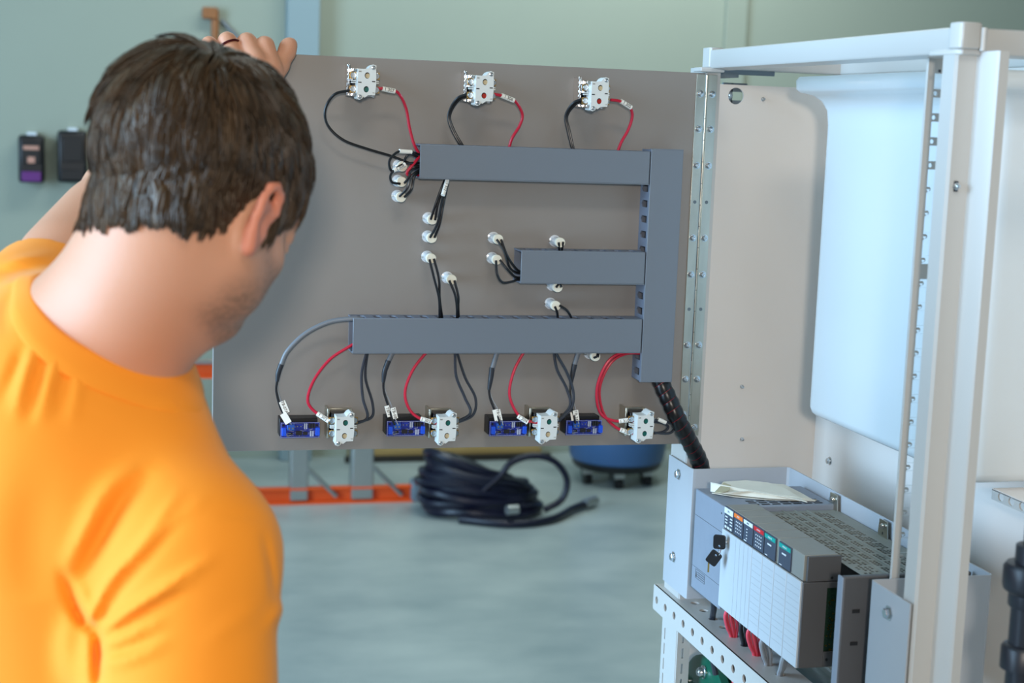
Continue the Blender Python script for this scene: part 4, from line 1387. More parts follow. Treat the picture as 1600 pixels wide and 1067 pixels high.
MB().cyl((1.53, 5.855, 0.075), (1.575, 5.865, 0.075), 0.020, n=14).build('coupling', 'aluminium', hose)

bt = thing('blue_tank', (2.235, 6.6, 0), 'blue round pressure tank on short castor feet on the floor', 'tank')
MB().lathe([(0.14, 0.10), (0.200, 0.102), (0.212, 0.112), (0.217, 0.14), (0.222, 0.20), (0.222, 0.55), (0.20, 0.60), (0.1, 0.64), (0, 0.645)], (2.235, 6.62, 0), (0, 0, 1), 40).build('vessel', 'tank_blue', bt)
MB().lathe([(0.15, 0.070), (0.192, 0.072), (0.202, 0.085), (0.205, 0.108), (0.15, 0.11)], (2.235, 6.62, 0), (0, 0, 1), 40).build('base_ring', 'disp_black', bt)
for k in range(6):
    a = 2 * math.pi * k / 6 + 0.28
    x, y = 2.235 + 0.155 * math.cos(a), 6.62 + 0.155 * math.sin(a)
    cs = MB().cyl((x - 0.016, y, 0.026), (x + 0.016, y, 0.026), 0.026, n=14).build('castor', 'black_plastic', bt)
    MB().box(x - 0.022, x + 0.022, y - 0.015, y + 0.015, 0.045, 0.090).build('fork', 'aluminium', cs)

# ================================================================== the man


class Field:
    """signed distance grid; smooth unions of simple bodies, meshed with surface nets"""

    def __init__(s, lo, hi, h):
        s.lo = np.array(lo, np.float32); s.h = h
        n = np.ceil((np.array(hi) - np.array(lo)) / h).astype(int) + 1
        s.ax = [(s.lo[i] + h * np.arange(n[i])).astype(np.float32) for i in range(3)]
        s.F = np.full(n, 0.06, np.float32)

    def window(s, lo, hi):
        sl = []
        for i in range(3):
            a = int(max(0, math.floor((lo[i] - s.lo[i]) / s.h)))
            b = int(min(len(s.ax[i]), math.ceil((hi[i] - s.lo[i]) / s.h) + 1))
            if b - a < 2:
                return None
            sl.append(slice(a, b))
        return tuple(sl)

    def grid(s, w):
        return np.meshgrid(s.ax[0][w[0]], s.ax[1][w[1]], s.ax[2][w[2]], indexing='ij', sparse=True)

    def apply(s, lo, hi, fn, k, op='u'):
        w = s.window(lo, hi)
        if w is None:
            return
        d = fn(*s.grid(w)).astype(np.float32)
        a = s.F[w]
        if op == 'u':
            h = np.maximum(k - np.abs(a - d), 0) / k
            s.F[w] = np.minimum(a, d) - h * h * k * 0.25
        else:
            d = -d
            h = np.maximum(k - np.abs(a - d), 0) / k
            s.F[w] = np.maximum(a, d) + h * h * k * 0.25

    def cap(s, a, b, ra, rb=None, k=0.02, op='u'):
        rb = ra if rb is None else rb
        a, b = np.array(a, float), np.array(b, float)
        ab = b - a; L2 = float(ab @ ab) + 1e-12
        m = max(ra, rb) + k + 0.03

        def fn(x, y, z):
            t = np.clip(((x - a[0]) * ab[0] + (y - a[1]) * ab[1] + (z - a[2]) * ab[2]) / L2, 0, 1)
            return np.sqrt((x - a[0] - t * ab[0]) ** 2 + (y - a[1] - t * ab[1]) ** 2 + (z - a[2] - t * ab[2]) ** 2) - (ra + (rb - ra) * t)
        s.apply(np.minimum(a, b) - m, np.maximum(a, b) + m, fn, k, op)

    def chain(s, pts, rs, k=0.02, op='u'):
        for i in range(len(pts) - 1):
            s.cap(pts[i], pts[i + 1], rs[i], rs[i + 1], k, op)

    def ell(s, c, M, r, k=0.02, op='u'):
        """M: 3x3 with the ellipsoid's axes as columns"""
        c = np.array(c, float); M = np.array(M, float); m = max(r) + k + 0.03

        def fn(x, y, z):
            q = [(x - c[0]) * M[0, i] + (y - c[1]) * M[1, i] + (z - c[2]) * M[2, i] for i in range(3)]
            k0 = np.sqrt(sum((q[i] / r[i]) ** 2 for i in range(3)))
            k1 = np.sqrt(sum((q[i] / r[i] ** 2) ** 2 for i in range(3))) + 1e-9
            return k0 * (k0 - 1) / k1
        s.apply(c - m, c + m, fn, k, op)

    def half(s, p, n, k=0.004, lo=None, hi=None):
        """remove everything on the side n points to (inside lo..hi)"""
        p, n = np.array(p, float), np.array(n, float)
        lo = s.lo if lo is None else lo
        hi = np.array([a[-1] for a in s.ax]) if hi is None else hi
        s.apply(lo, hi, lambda x, y, z: -((x - p[0]) * n[0] + (y - p[1]) * n[1] + (z - p[2]) * n[2]), k, 's')

    def nets(s):
        F, h = s.F, s.h
        S = F < 0
        nx, ny, nz = F.shape
        cs = np.zeros((nx - 1, ny - 1, nz - 1), np.int8)
        for dx in (0, 1):
            for dy in (0, 1):
                for dz in (0, 1):
                    cs += S[dx:nx - 1 + dx, dy:ny - 1 + dy, dz:nz - 1 + dz]
        I = np.argwhere((cs > 0) & (cs < 8))
        idx = -np.ones(cs.shape, np.int32)
        idx[I[:, 0], I[:, 1], I[:, 2]] = np.arange(len(I))
        acc = np.zeros((len(I), 3)); cnt = np.zeros(len(I))
        cor = [(a, b, c) for a in (0, 1) for b in (0, 1) for c in (0, 1)]
        for p in cor:
            for ax in range(3):
                if p[ax] == 0:
                    q = list(p); q[ax] = 1
                    fa = F[I[:, 0] + p[0], I[:, 1] + p[1], I[:, 2] + p[2]]
                    fb = F[I[:, 0] + q[0], I[:, 1] + q[1], I[:, 2] + q[2]]
                    m = (fa < 0) != (fb < 0)
                    t = np.where(m, fa / (fa - fb + 1e-20), 0)
                    for j in range(3):
                        acc[:, j] += np.where(m, p[j] + (t if j == ax else 0), 0)
                    cnt += m
        V = (I + acc / cnt[:, None]) * h + s.lo
        quads = []
        for ax in range(3):
            u, v = [(1, 2), (2, 0), (0, 1)][ax]
            sa = [slice(None)] * 3; sb = [slice(None)] * 3
            sa[ax] = slice(0, -1); sb[ax] = slice(1, None)
            ch = S[tuple(sa)] != S[tuple(sb)]
            E = np.argwhere(ch)
            ok = (E[:, u] > 0) & (E[:, v] > 0) & (E[:, u] < F.shape[u] - 1) & (E[:, v] < F.shape[v] - 1)
            E = E[ok]
            ins = S[E[:, 0], E[:, 1], E[:, 2]]

            def cell(du, dv):
                c = E.copy(); c[:, u] -= du; c[:, v] -= dv
                return idx[c[:, 0], c[:, 1], c[:, 2]]
            Q = np.stack([cell(1, 1), cell(0, 1), cell(0, 0), cell(1, 0)], 1)
            Q[~ins] = Q[~ins][:, ::-1]
            quads.append(Q)
        return V, np.concatenate(quads)


def relax(V, Q, n=2, w=0.5):
    e = np.concatenate([Q[:, [0, 1]], Q[:, [1, 2]], Q[:, [2, 3]], Q[:, [3, 0]]])
    for _ in range(n):
        acc = np.zeros_like(V)
        for j in range(3):
            acc[:, j] = np.bincount(e[:, 0], V[e[:, 1], j], len(V)) + np.bincount(e[:, 1], V[e[:, 0], j], len(V))
        c = np.bincount(e[:, 0], minlength=len(V)) + np.bincount(e[:, 1], minlength=len(V))
        V = V * (1 - w) + w * acc / np.maximum(c, 1)[:, None]
    return V


def fast_mesh(name, V, Q, m, origin):
    me = bpy.data.meshes.new(name)
    me.vertices.add(len(V)); me.loops.add(Q.size); me.polygons.add(len(Q))
    me.vertices.foreach_set('co', (V - np.array(origin)).astype(np.float32).ravel())
    me.loops.foreach_set('vertex_index', Q.astype(np.int32).ravel())
    w = Q.shape[1]
    me.polygons.foreach_set('loop_start', np.arange(0, Q.size, w, dtype=np.int32))
    me.update(calc_edges=True)
    me.validate()
    me.materials.append(MATS[m])
    me.polygons.foreach_set('use_smooth', [True] * len(me.polygons))
    return me


# head frame: r = the man's right, f = forward, u = up
HEAD = at(303, 316, 1.38)
az = math.radians(3.6 + 40.0)
bow, tilt = math.radians(33), math.radians(-2)
fh = np.array([math.sin(az), math.cos(az), 0.0])
zz_ = np.array([0, 0, 1.0])
HF = fh * math.cos(bow) - zz_ * math.sin(bow)
HU = zz_ * math.cos(bow) + fh * math.sin(bow)
HR = np.cross(HF, HU)
HR, HU = HR * math.cos(tilt) - HU * math.sin(tilt), HU * math.cos(tilt) + HR * math.sin(tilt)
HM = np.stack([HR, HF, HU], 1)


def hp(r, f, u):
    return HEAD + HM @ np.array([r, f, u])


C7 = at(150, 560, 1.42)
SR, SL = at(300, 868, 1.32), at(46, 502, 1.60)
ER = at(292, 1330, 1.27)
WL = np.array([0.150, 2.085, 1.590])
EL = at(192, 304, 1.84)
lat = SR - SL; lat[2] = 0; lat /= np.linalg.norm(lat)
face = np.array([-lat[1], lat[0], 0.0])
CH = at(60, 900, 1.47)
PEL = np.array([CH[0], CH[1], 0.97]) - face * 0.06
torsoM = np.stack([lat, face, np.array([0, 0, 1.0])], 1)


def torso(B, g=0.0):
    """g: how far the surface is let out"""
    B.cap(C7, at(165, 640, 1.43), 0.056 + g, 0.052 + g, 0.03)
    B.cap(at(200, 657, 1.42), SR, 0.054 + g, 0.056 + g, 0.05)
    B.cap(at(140, 570, 1.45), SL, 0.050 + g, 0.056 + g, 0.05)
    B.ell(CH, torsoM, (0.185 + g, 0.118 + g, 0.255 + g), 0.07)
    B.ell(CH + lat * 0.085 + np.array([0, 0, 0.10]) - face * 0.035, torsoM, (0.085 + g, 0.075 + g, 0.12 + g), 0.06)
    B.cap(CH - np.array([0, 0, 0.10]), PEL, 0.118 + g, 0.125 + g, 0.08)


def head(B):
    B.ell(hp(0, -0.009, 0.038), HM, (0.0765, 0.1015, 0.093), 0.02)
    B.ell(hp(0, 0.038, -0.026), HM, (0.058, 0.047, 0.068), 0.035)
    for s in (-1, 1):
        B.cap(hp(s * 0.054, 0.010, -0.050), hp(s * 0.015, 0.068, -0.076), 0.020, 0.017, 0.03)
        B.ell(hp(s * 0.044, 0.036, -0.048), HM, (0.017, 0.028, 0.030), 0.03)
        B.ell(hp(s * 0.040, 0.060, -0.020), HM, (0.020, 0.020, 0.018), 0.02)
        B.cap(hp(s * 0.012, 0.092, 0.030), hp(s * 0.046, 0.076, 0.030), 0.011, 0.011, 0.014)
    B.ell(hp(0, 0.074, -0.079), HM, (0.022, 0.018, 0.015), 0.02)
    for s in (-1, 1):
        B.ell(hp(s * 0.032, 0.098, 0.012), HM, (0.016, 0.012, 0.011), 0.010, 's')
    B.cap(hp(0, 0.094, 0.022), hp(0, 0.114, -0.020), 0.0085, 0.0115, 0.012)
    for s in (-1, 1):
        B.ell(hp(s * 0.0115, 0.102, -0.026), HM, (0.008, 0.010, 0.0075), 0.007)
        B.cap(hp(s * 0.006, 0.108, -0.0335), hp(s * 0.0065, 0.104, -0.026), 0.0028, 0.0022, 0.003, 's')
        # lids
        B.ell(hp(s * 0.032, 0.0835, 0.0165), HM, (0.018, 0.0135, 0.0085), 0.005)
        B.ell(hp(s * 0.032, 0.0830, 0.0035), HM, (0.017, 0.0125, 0.0065), 0.005)
    B.cap(hp(-0.018, 0.086, -0.058), hp(0.018, 0.086, -0.058), 0.0062, k=0.008)
    B.ell(hp(0, 0.092, -0.057), HM, (0.016, 0.008, 0.006), 0.006)
    B.ell(hp(0, 0.090, -0.070), HM, (0.015, 0.0085, 0.0068), 0.006)
    B.cap(hp(-0.021, 0.0935, -0.0635), hp(0.021, 0.0935, -0.0635), 0.0022, k=0.004, op='s')
    # ears: shell, rim, lobe, hollow
    for s in (-1, 1):
        def e(f, u, o=0.0):
            return hp(s * (0.0785 + o), -0.002 + f, -0.020 + u)
        B.cap(e(0.004, 0.012, -0.004), e(0.002, -0.012, -0.004), 0.010, 0.010, 0.010)
        B.cap(e(-0.008, 0.014, 0.0045), e(-0.004, -0.012, 0.001), 0.0065, 0.006, 0.010)
        rim = [(0.012, 0.008, 0.000), (0.013, 0.020, 0.004), (0.006, 0.031, 0.008), (-0.005, 0.034, 0.011), (-0.015, 0.028, 0.013), (-0.019, 0.015, 0.013), (-0.016, 0.000, 0.010), (-0.010, -0.014, 0.006), (-0.003, -0.025, 0.003), (0.004, -0.024, 0.000)]
        B.chain([e(a, b, c) for a, b, c in rim], [0.0036, 0.0042, 0.0044, 0.0044, 0.0044, 0.0042, 0.0040, 0.0042, 0.0056, 0.0045], 0.005)
        B.chain([e(-0.001, 0.022, 0.007), e(-0.009, 0.012, 0.009), e(-0.006, -0.004, 0.006)], [0.0030, 0.0034, 0.0030], 0.004)
        B.ell(e(0.002, -0.001, 0.010), HM, (0.008, 0.008, 0.012), 0.004, 's')
        B.cap(e(0.011, -0.002, 0.001), e(0.010, -0.009, 0.001), 0.0045, 0.004, 0.004)
    # neck
    B.cap(hp(0, -0.016, -0.030), C7, 0.055, 0.064, 0.035)
    B.cap(hp(0, 0.000, -0.060), at(150, 605, 1.43), 0.052, 0.058, 0.03)
    for s in (-1, 1):
        B.cap(hp(s * 0.022, -0.040, -0.035), C7 + s * lat * 0.032, 0.032, 0.042, 0.03)
    B.cap(C7 + zz_ * 0.03, at(85, 510, 1.50), 0.046, 0.040, 0.05)


B = Field((-0.92, 0.95, 0.86), (0.20, 2.00, 1.80), 0.0042)
torso(B, -0.007)
head(B)
B.chain([SL, EL, WL], [0.056, 0.041, 0.030], 0.03)
B.cap(EL * 0.75 + WL * 0.25 , EL * 0.4 + WL * 0.6, 0.043, 0.034, 0.03)
B.cap(SL * 0.6 + EL * 0.4, SL * 0.25 + EL * 0.75, 0.048, 0.043, 0.03)
B.chain([SR, ER], [0.050, 0.045], 0.03)
fa_ = WL + (EL - WL) * 0.50
B.half(fa_, (WL - EL) / np.linalg.norm(WL - EL), 0.003, fa_ - 0.16, fa_ + 0.30)
BV, BQ = B.nets()
BV = relax(BV, BQ, 2, 0.5)
# keep only what lies below the window's cut as an open edge; the hand is meshed finer
H = Field((-0.10, 1.78, 1.44), (0.28, 2.25, 1.74), 0.0024)
Hk = 0.0024
kn = [np.array(p) for p in ((0.211, 2.136, 1.664), (0.190, 2.132, 1.672), (0.165, 2.134, 1.670), (0.141, 2.138, 1.663))]
pip = [np.array(p) for p in ((0.2030, 2.146, 1.6935), (0.1795, 2.147, 1.6970), (0.1535, 2.147, 1.6975), (0.1300, 2.147, 1.6920))]
dip = [np.array(p) for p in ((0.202, 2.187, 1.6925), (0.179, 2.189, 1.6945), (0.154, 2.189, 1.6950), (0.131, 2.186, 1.6890))]
tip = [np.array(p) for p in ((0.202, 2.1935, 1.6680), (0.179, 2.1945, 1.6640), (0.155, 2.1945, 1.6650), (0.133, 2.193, 1.6640))]
for q_ in (kn, pip, dip, tip):
    for p_ in q_:
        p_[2] -= 0.006
for i in range(4):
    r0 = (0.0128, 0.0128, 0.0120, 0.0106)[i]
    H.chain([kn[i], pip[i], dip[i], tip[i]], [r0 + 0.0015, r0, r0 * 0.86, r0 * 0.74], Hk)
    H.cap(kn[i], WL + np.array([(1.5 - i) * 0.011, 0.0, 0.012]), 0.0140, 0.018, 0.006)
PT = [np.array(p) for p in ((0.176, 2.108, 1.612), (0.206, 2.133, 1.636), (0.2235, 2.148, 1.6620), (0.2375, 2.1575, 1.6905))]
H.chain(PT, [0.020, 0.0150, 0.0125, 0.0105], 0.0035)
H.ell(PT[3] * 0.75 + PT[2] * 0.25, np.stack([RT, FW, UP], 1), (0.0125, 0.0098, 0.016), 0.003)
H.cap(EL, WL, 0.041, 0.030, 0.03)
H.cap(EL * 0.75 + WL * 0.25, EL * 0.4 + WL * 0.6, 0.043, 0.034, 0.03)
H.cap(WL + np.array([0.012, 0, 0]), kn[0] * 0.4 + WL * 0.6, 0.022, 0.02, 0.02)
H.half(WL + (EL - WL) * 0.62, (EL - WL) / np.linalg.norm(EL - WL), 0.002)
# keep the palm in front of the panel and the finger bones behind it
H.apply((0.0, PY - 0.0012, 1.4), (0.4, PY + 0.0042, 1.6795), lambda x, y, z: np.maximum(np.maximum(PY - 0.0006 - y, y - (PY + 0.0036)), z - 1.6792) + 0 * x, 0.0006, 's')
H.apply((0.0, PY, 1.4), (0.146, PY + 0.0225, 1.679), lambda x, y, z: np.maximum(np.maximum(np.maximum(PY - y, y - (PY + 0.021)), z - 1.678), x - 0.1445), 0.0006, 's')
HV, HQ = H.nets()
HV = relax(HV, HQ, 2, 0.45)
PORG = (float(PEL[0]), float(PEL[1]), 0.0)
V = np.concatenate([BV, HV]); Q = np.concatenate([BQ, HQ + len(BV)])
man_me = fast_mesh('person', V, Q, 'shirt_orange', PORG)
V = np.empty(len(man_me.vertices) * 3, np.float32); man_me.vertices.foreach_get('co', V); V = V.reshape(-1, 3) + np.array(PORG)
N = np.empty(len(V) * 3, np.float32); man_me.vertices.foreach_get('normal', N); N = N.reshape(-1, 3)

L = (V - HEAD) @ HM                       # head coordinates of every vertex


def ss(x, a, b):
    t = np.clip((x - a) / (b - a), 0, 1)
    return t * t * (3 - 2 * t)


def scalp_line(L):
    """height (u) of the hairline as a function of where one is round the head"""
    f = L[:, 1]
    xs = [-0.12, -0.085, -0.055, -0.030, -0.012, 0.002, 0.008, 0.020, 0.026, 0.045, 0.065, 0.080, 0.12]
    us = [-0.058, -0.056, -0.048, -0.026, 0.028, 0.034, -0.016, -0.018, 0.020, 0.050, 0.064, 0.074, 0.078]
    return np.interp(f, xs, us)


near_head = (np.abs(L[:, 0]) < 0.10) & (np.abs(L[:, 1]) < 0.14) & (L[:, 2] > -0.12) & (L[:, 2] < 0.16)
ear = (np.abs(L[:, 0]) > 0.0800) & (np.abs(L[:, 1] + 0.002) < 0.028) & (L[:, 2] > -0.058) & (L[:, 2] < 0.022)
scalp = near_head & (L[:, 2] > scalp_line(L)) & ~ear
skin = np.tile(np.array(lin((208, 150, 120))), (len(V), 1))
g = np.random.default_rng(5)
# stubble along jaw, chin and lip
jaw = ss(-L[:, 2], 0.016, 0.040) * ss(L[:, 1], -0.008, 0.036) * near_head * (1 - ss(-L[:, 2], 0.094, 0.112)) * (1 - ss(np.abs(L[:, 0]), 0.062, 0.082))
jaw = np.clip(jaw * (0.55 + 0.6 * g.random(len(V))), 0, 1)
skin = skin * (1 - 0.78 * jaw[:, None]) + 0.78 * jaw[:, None] * np.array(lin((112, 86, 70)))
lips = np.exp(-((L[:, 0] / 0.022) ** 2) ** 2 - (((L[:, 2] + 0.063) / 0.010) ** 2) ** 2) * (L[:, 1] > 0.082)
skin = skin * (1 - 0.7 * lips[:, None]) + 0.7 * lips[:, None] * np.array(lin((186, 104, 96)))
red = ear * 0.5
skin = skin * (1 - red[:, None]) + red[:, None] * np.array(lin((226, 120, 96)))
sk = ss(L[:, 2] - scalp_line(L), -0.004, 0.006) * near_head * (~ear)
skin = skin * (1 - sk[:, None]) + sk[:, None] * np.array(lin((46, 34, 26)))
ca = man_me.color_attributes.new('skin_colour', 'FLOAT_COLOR', 'POINT')
ca.data.foreach_set('color', np.c_[skin, np.ones(len(V))].astype(np.float32).ravel())

ms = mat('skin', (226, 172, 142), 0.5, sss=0.12, bump=0.12, bscale=420)
nt = ms.node_tree
an = nt.nodes.new('ShaderNodeAttribute'); an.attribute_name = 'skin_colour'
nt.links.new(an.outputs['Color'], nt.nodes['Principled BSDF'].inputs['Base Color'])
man_me.materials[0] = ms
man = bpy.data.objects.new('person', man_me)
COL.objects.link(man)
man.location = PORG
tag(man, 'man in an orange t-shirt seen from behind, one hand gripping the grey panel edge', 'person')

# ---- shirt
T = Field((-0.92, 0.92, 0.84), (0.16, 1.98, 1.60), 0.0034)
torso(T, 0.009)
armd = (EL - SL) / np.linalg.norm(EL - SL)
T.cap(SL, SL + armd * 0.20, 0.064, 0.066, 0.03)
T.cap(SR, SR + (ER - SR) * 0.80, 0.068, 0.074, 0.04)
T.cap(SR + lat * 0.0 - face * 0.02 - zz_ * 0.10, SR - zz_ * 0.22, 0.066, 0.070, 0.04)
T.half(SL + armd * 0.062, armd, 0.003, SL + armd * 0.06 - 0.12, SL + armd * 0.06 + 0.26)
# folds, followed over the cloth
g0 = T.grid((slice(None),) * 3)


def folds(lines):
    near = np.argwhere(np.abs(T.F) < 0.022)
    P = T.lo + near * T.h
    d = P - EYE
    zc = d @ FW
    px = CX + F_PX * (d @ RT) / zc
    py = CY - F_PX * (d @ UP) / zc
    add = np.zeros(len(P), np.float32)
    for pts, amp, sig in lines:
        pts = np.array(smooth_path([np.array([a, b, 0.0]) for a, b in pts], 5))[:, :2]
        best = np.full(len(P), 1e9); tt = np.zeros(len(P))
        for i in range(len(pts) - 1):
            a, b = pts[i], pts[i + 1]
            ab = b - a
            t = np.clip(((px - a[0]) * ab[0] + (py - a[1]) * ab[1]) / (ab @ ab), 0, 1)
            dd = (px - a[0] - t * ab[0]) ** 2 + (py - a[1] - t * ab[1]) ** 2
            m = dd < best
            best = np.where(m, dd, best); tt = np.where(m, (i + t) / (len(pts) - 1), tt)
        add += amp * np.exp(-best / (sig * sig)) * np.sin(np.pi * np.clip(tt * 0.9 + 0.08, 0, 1)) ** 0.7
    T.F[near[:, 0], near[:, 1], near[:, 2]] -= add


folds([
    ([(97, 895), (115, 945), (134, 975), (155, 990)], -0.0085, 8), ([(153, 985), (154, 1030), (152, 1085)], -0.012, 9),
    ([(120, 905), (135, 945), (146, 970)], 0.004, 10),
    ([(137, 978), (170, 909), (217, 857), (279, 769)], 0.0060, 9), ([(155, 991), (207, 950), (289, 898), (338, 868)], 0.0056, 9),
    ([(160, 1009), (207, 990), (255, 968)], 0.0040, 8), ([(160, 1038), (205, 1030), (262, 1004)], 0.0042, 9), ([(160, 1022), (205, 1010), (255, 988)], -0.003, 6),
    ([(150, 975), (190, 915), (240, 858), (300, 790)], -0.0040, 9), ([(160, 1000), (215, 965), (300, 915)], -0.0038, 8),
    ([(180, 975), (240, 935), (310, 905)], 0.0028, 7), ([(210, 880), (255, 830), (318, 780)], 0.0030, 8),
    ([(104, 890), (131, 831), (167, 765), (215, 725)], 0.0062, 15), ([(125, 905), (160, 840), (195, 785), (240, 735)], -0.0075, 16),
    ([(36, 545), (22, 580), (0, 630)], -0.0045, 8), ([(52, 545), (36, 595), (22, 650)], 0.0045, 9), ([(70, 552), (58, 600), (42, 660)], -0.0040, 8),
    ([(88, 560), (76, 600), (62, 660)], 0.0040, 9), ([(106, 570), (98, 605), (90, 650)], -0.0030, 8), ([(122, 578), (120, 612), (112, 660)], 0.0026, 9),
    ([(5, 412), (40, 402), (85, 396)], 0.0030, 6), ([(0, 428), (45, 420), (95, 412)], -0.0030, 6), ([(0, 445), (40, 434), (80, 428)], 0.0028, 6),
    ([(25, 455), (10, 480), (8, 520)], -0.003, 10), ([(60, 760), (50, 850), (60, 940)], -0.005, 40), ([(110, 960), (100, 1010), (105, 1075)], 0.004, 18),
    ([(345, 806), (385, 806), (424, 815)], -0.0014, 3.5), ([(412, 836), (424, 890), (428, 935)], -0.0030, 6), ([(420, 975), (438, 955), (446, 940)], 0.0040, 10),
    ([(330, 1000), (370, 970), (410, 950)], 0.0018, 14),
])
# neckline: cut above the collar plane around the neck


def hit(B_, px, py, d0=1.0, d1=1.9):
    """first point of the surface on the line through (px, py)"""
    for d in np.arange(d0, d1, 0.002):
        p = at(px, py, d)
        i = np.round((p - B_.lo) / B_.h).astype(int)
        if np.all(i >= 0) and np.all(i < B_.F.shape) and B_.F[i[0], i[1], i[2]] < 0:
            return p
    return at(px, py, 1.42)


cl = np.array([hit(T, px, py) for px, py in ((48, 472), (78, 514), (120, 540), (165, 557), (215, 573), (250, 585))])
cc_ = cl.mean(0)
ev = np.linalg.svd(cl - cc_)[2]
cn = ev[2] if ev[2][2] > 0 else -ev[2]
cn = cn * 0.75 + 0.25 * (HEAD - C7) / np.linalg.norm(HEAD - C7); cn /= np.linalg.norm(cn)
NC = at(160, 540, 1.43)                       # middle of the neck
NC = NC - cn * ((NC - cc_) @ cn)
e1 = np.cross(cn, (0, 0, 1.0)); e1 /= np.linalg.norm(e1); e2 = np.cross(cn, e1)


def ring_at(off, out):
    pts_ = []
    for t in np.linspace(0, 2 * math.pi, 96, endpoint=False):
        dr = math.cos(t) * e1 + math.sin(t) * e2
        rad = 0.03
        while rad < 0.13:
            p = NC + cn * off + dr * rad
            i = (p - T.lo) / T.h
            i0 = np.floor(i).astype(int); fr = i - i0
            val = 0
            for a_ in (0, 1):
                for b_ in (0, 1):
                    for c_ in (0, 1):
                        val += T.F[i0[0] + a_, i0[1] + b_, i0[2] + c_] * (fr[0] if a_ else 1 - fr[0]) * (fr[1] if b_ else 1 - fr[1]) * (fr[2] if c_ else 1 - fr[2])
            if val > 0:
                break
            rad += 0.001
        pts_.append(rad)
    q = np.array(pts_)
    for _ in range(5):
        q = 0.5 * q + 0.25 * (np.roll(q, 1) + np.roll(q, -1))
    return [NC + cn * off + (math.cos(t) * e1 + math.sin(t) * e2) * (r_ + out) for t, r_ in zip(np.linspace(0, 2 * math.pi, 96, endpoint=False), q)]


rings = [ring_at(0.001, -0.004), ring_at(0.002, 0.0005), ring_at(0.0, 0.0022), ring_at(-0.008, 0.0026), ring_at(-0.0145, 0.0022), ring_at(-0.0165, 0.0005), ring_at(-0.0165, -0.003)]
T.apply(NC - 0.2, NC + 0.24, lambda x, y, z: np.maximum(-((x - NC[0]) * cn[0] + (y - NC[1]) * cn[1] + (z - NC[2]) * cn[2]),
        np.sqrt((x - NC[0]) ** 2 + (y - NC[1]) ** 2 + (z - NC[2]) ** 2) - 0.118), 0.004, 's')
T.half((0, 0, 0.88), (0, 0, -1), 0.003)
TV, TQ = T.nets()
TV = relax(TV, TQ, 2, 0.4)
sh = bpy.data.objects.new('t_shirt', fast_mesh('t_shirt', TV, TQ, 'shirt_orange', PORG))
COL.objects.link(sh); sh.parent = man
sh['label'] = 'bright orange short sleeved t-shirt'

cv, cf = [], []
for r_ in rings:
    cv += r_
for i in range(len(rings) - 1):
    for j in range(96):
        cf.append((i * 96 + j, i * 96 + (j + 1) % 96, (i + 1) * 96 + (j + 1) % 96, (i + 1) * 96 + j))
MB().add(cv, cf).build('collar', 'shirt_orange', sh, angle=80)

# ---- trousers and shoes (below the picture)
J = Field((-0.80, 0.85, 0.0), (0.20, 1.75, 1.02), 0.009)
J.cap(PEL + zz_ * 0.02, PEL - zz_ * 0.06, 0.124, 0.128, 0.05)
for s_ in (-1, 1):
    hipj = PEL + lat * s_ * 0.085 - zz_ * 0.05
    knee = np.array([hipj[0], hipj[1], 0.50]) + face * 0.015 + lat * s_ * 0.02
    foot = np.array([hipj[0], hipj[1], 0.07]) - face * 0.02 + lat * s_ * 0.03
    J.chain([hipj, knee, foot], [0.098, 0.070, 0.058], 0.05)
J.half((0, 0, 0.05), (0, 0, -1), 0.004)
J.half((0, 0, 0.96), (0, 0, 1), 0.004)
JV, JQ = J.nets(); JV = relax(JV, JQ, 2)
tro = bpy.data.objects.new('trousers', fast_mesh('trousers', JV, JQ, 'denim', PORG)); COL.objects.link(tro); tro.parent = man
for s_ in (-1, 1):
    f0 = np.array([PEL[0], PEL[1], 0.0]) + lat * s_ * 0.115 - face * 0.035
    K = Field(f0 + np.array([-0.3, -0.3, -0.01]), f0 + np.array([0.3, 0.3, 0.16]), 0.006)
    K.cap(f0 + zz_ * 0.05, f0 + face * 0.17 + zz_ * 0.035, 0.044, 0.042, 0.03)
    K.cap(f0 + zz_ * 0.05, f0 + zz_ * 0.10, 0.044, 0.046, 0.03)
    K.half((0, 0, 0.001), (0, 0, -1), 0.002)
    KV, KQ = K.nets(); KV = relax(KV, KQ, 2)
    so = bpy.data.objects.new('shoe', fast_mesh('shoe', KV, KQ, 'shoe', PORG)); COL.objects.link(so); so.parent = man
# eyes, finger ring
for s_ in (-1, 1):
    MB().lathe([(0.0118 * math.sin(a), -0.0118 * math.cos(a)) for a in np.linspace(0.01, math.pi - 0.01, 12)], hp(s_ * 0.032, 0.0835, 0.011), HF, 18).build('eye', 'eye_white', man)
    MB().lathe([(0.0046, 0.0106), (0.0040, 0.0117), (0, 0.0121)], hp(s_ * 0.032, 0.0835, 0.011), HF, 16).build('iris', 'iris', man)
rc = kn[2] * 0.22 + pip[2] * 0.78
rd_ = (pip[2] - kn[2]) / np.linalg.norm(pip[2] - kn[2])
ru = np.cross(rd_, (1, 0, 0)); ru /= np.linalg.norm(ru); rw = np.cross(rd_, ru)
MB().tube([rc + 0.0138 * (math.cos(t) * ru + math.sin(t) * rw) for t in np.linspace(0, 2 * math.pi, 25)], 0.0016, n=8).build('finger_ring', 'ring_dark', man)

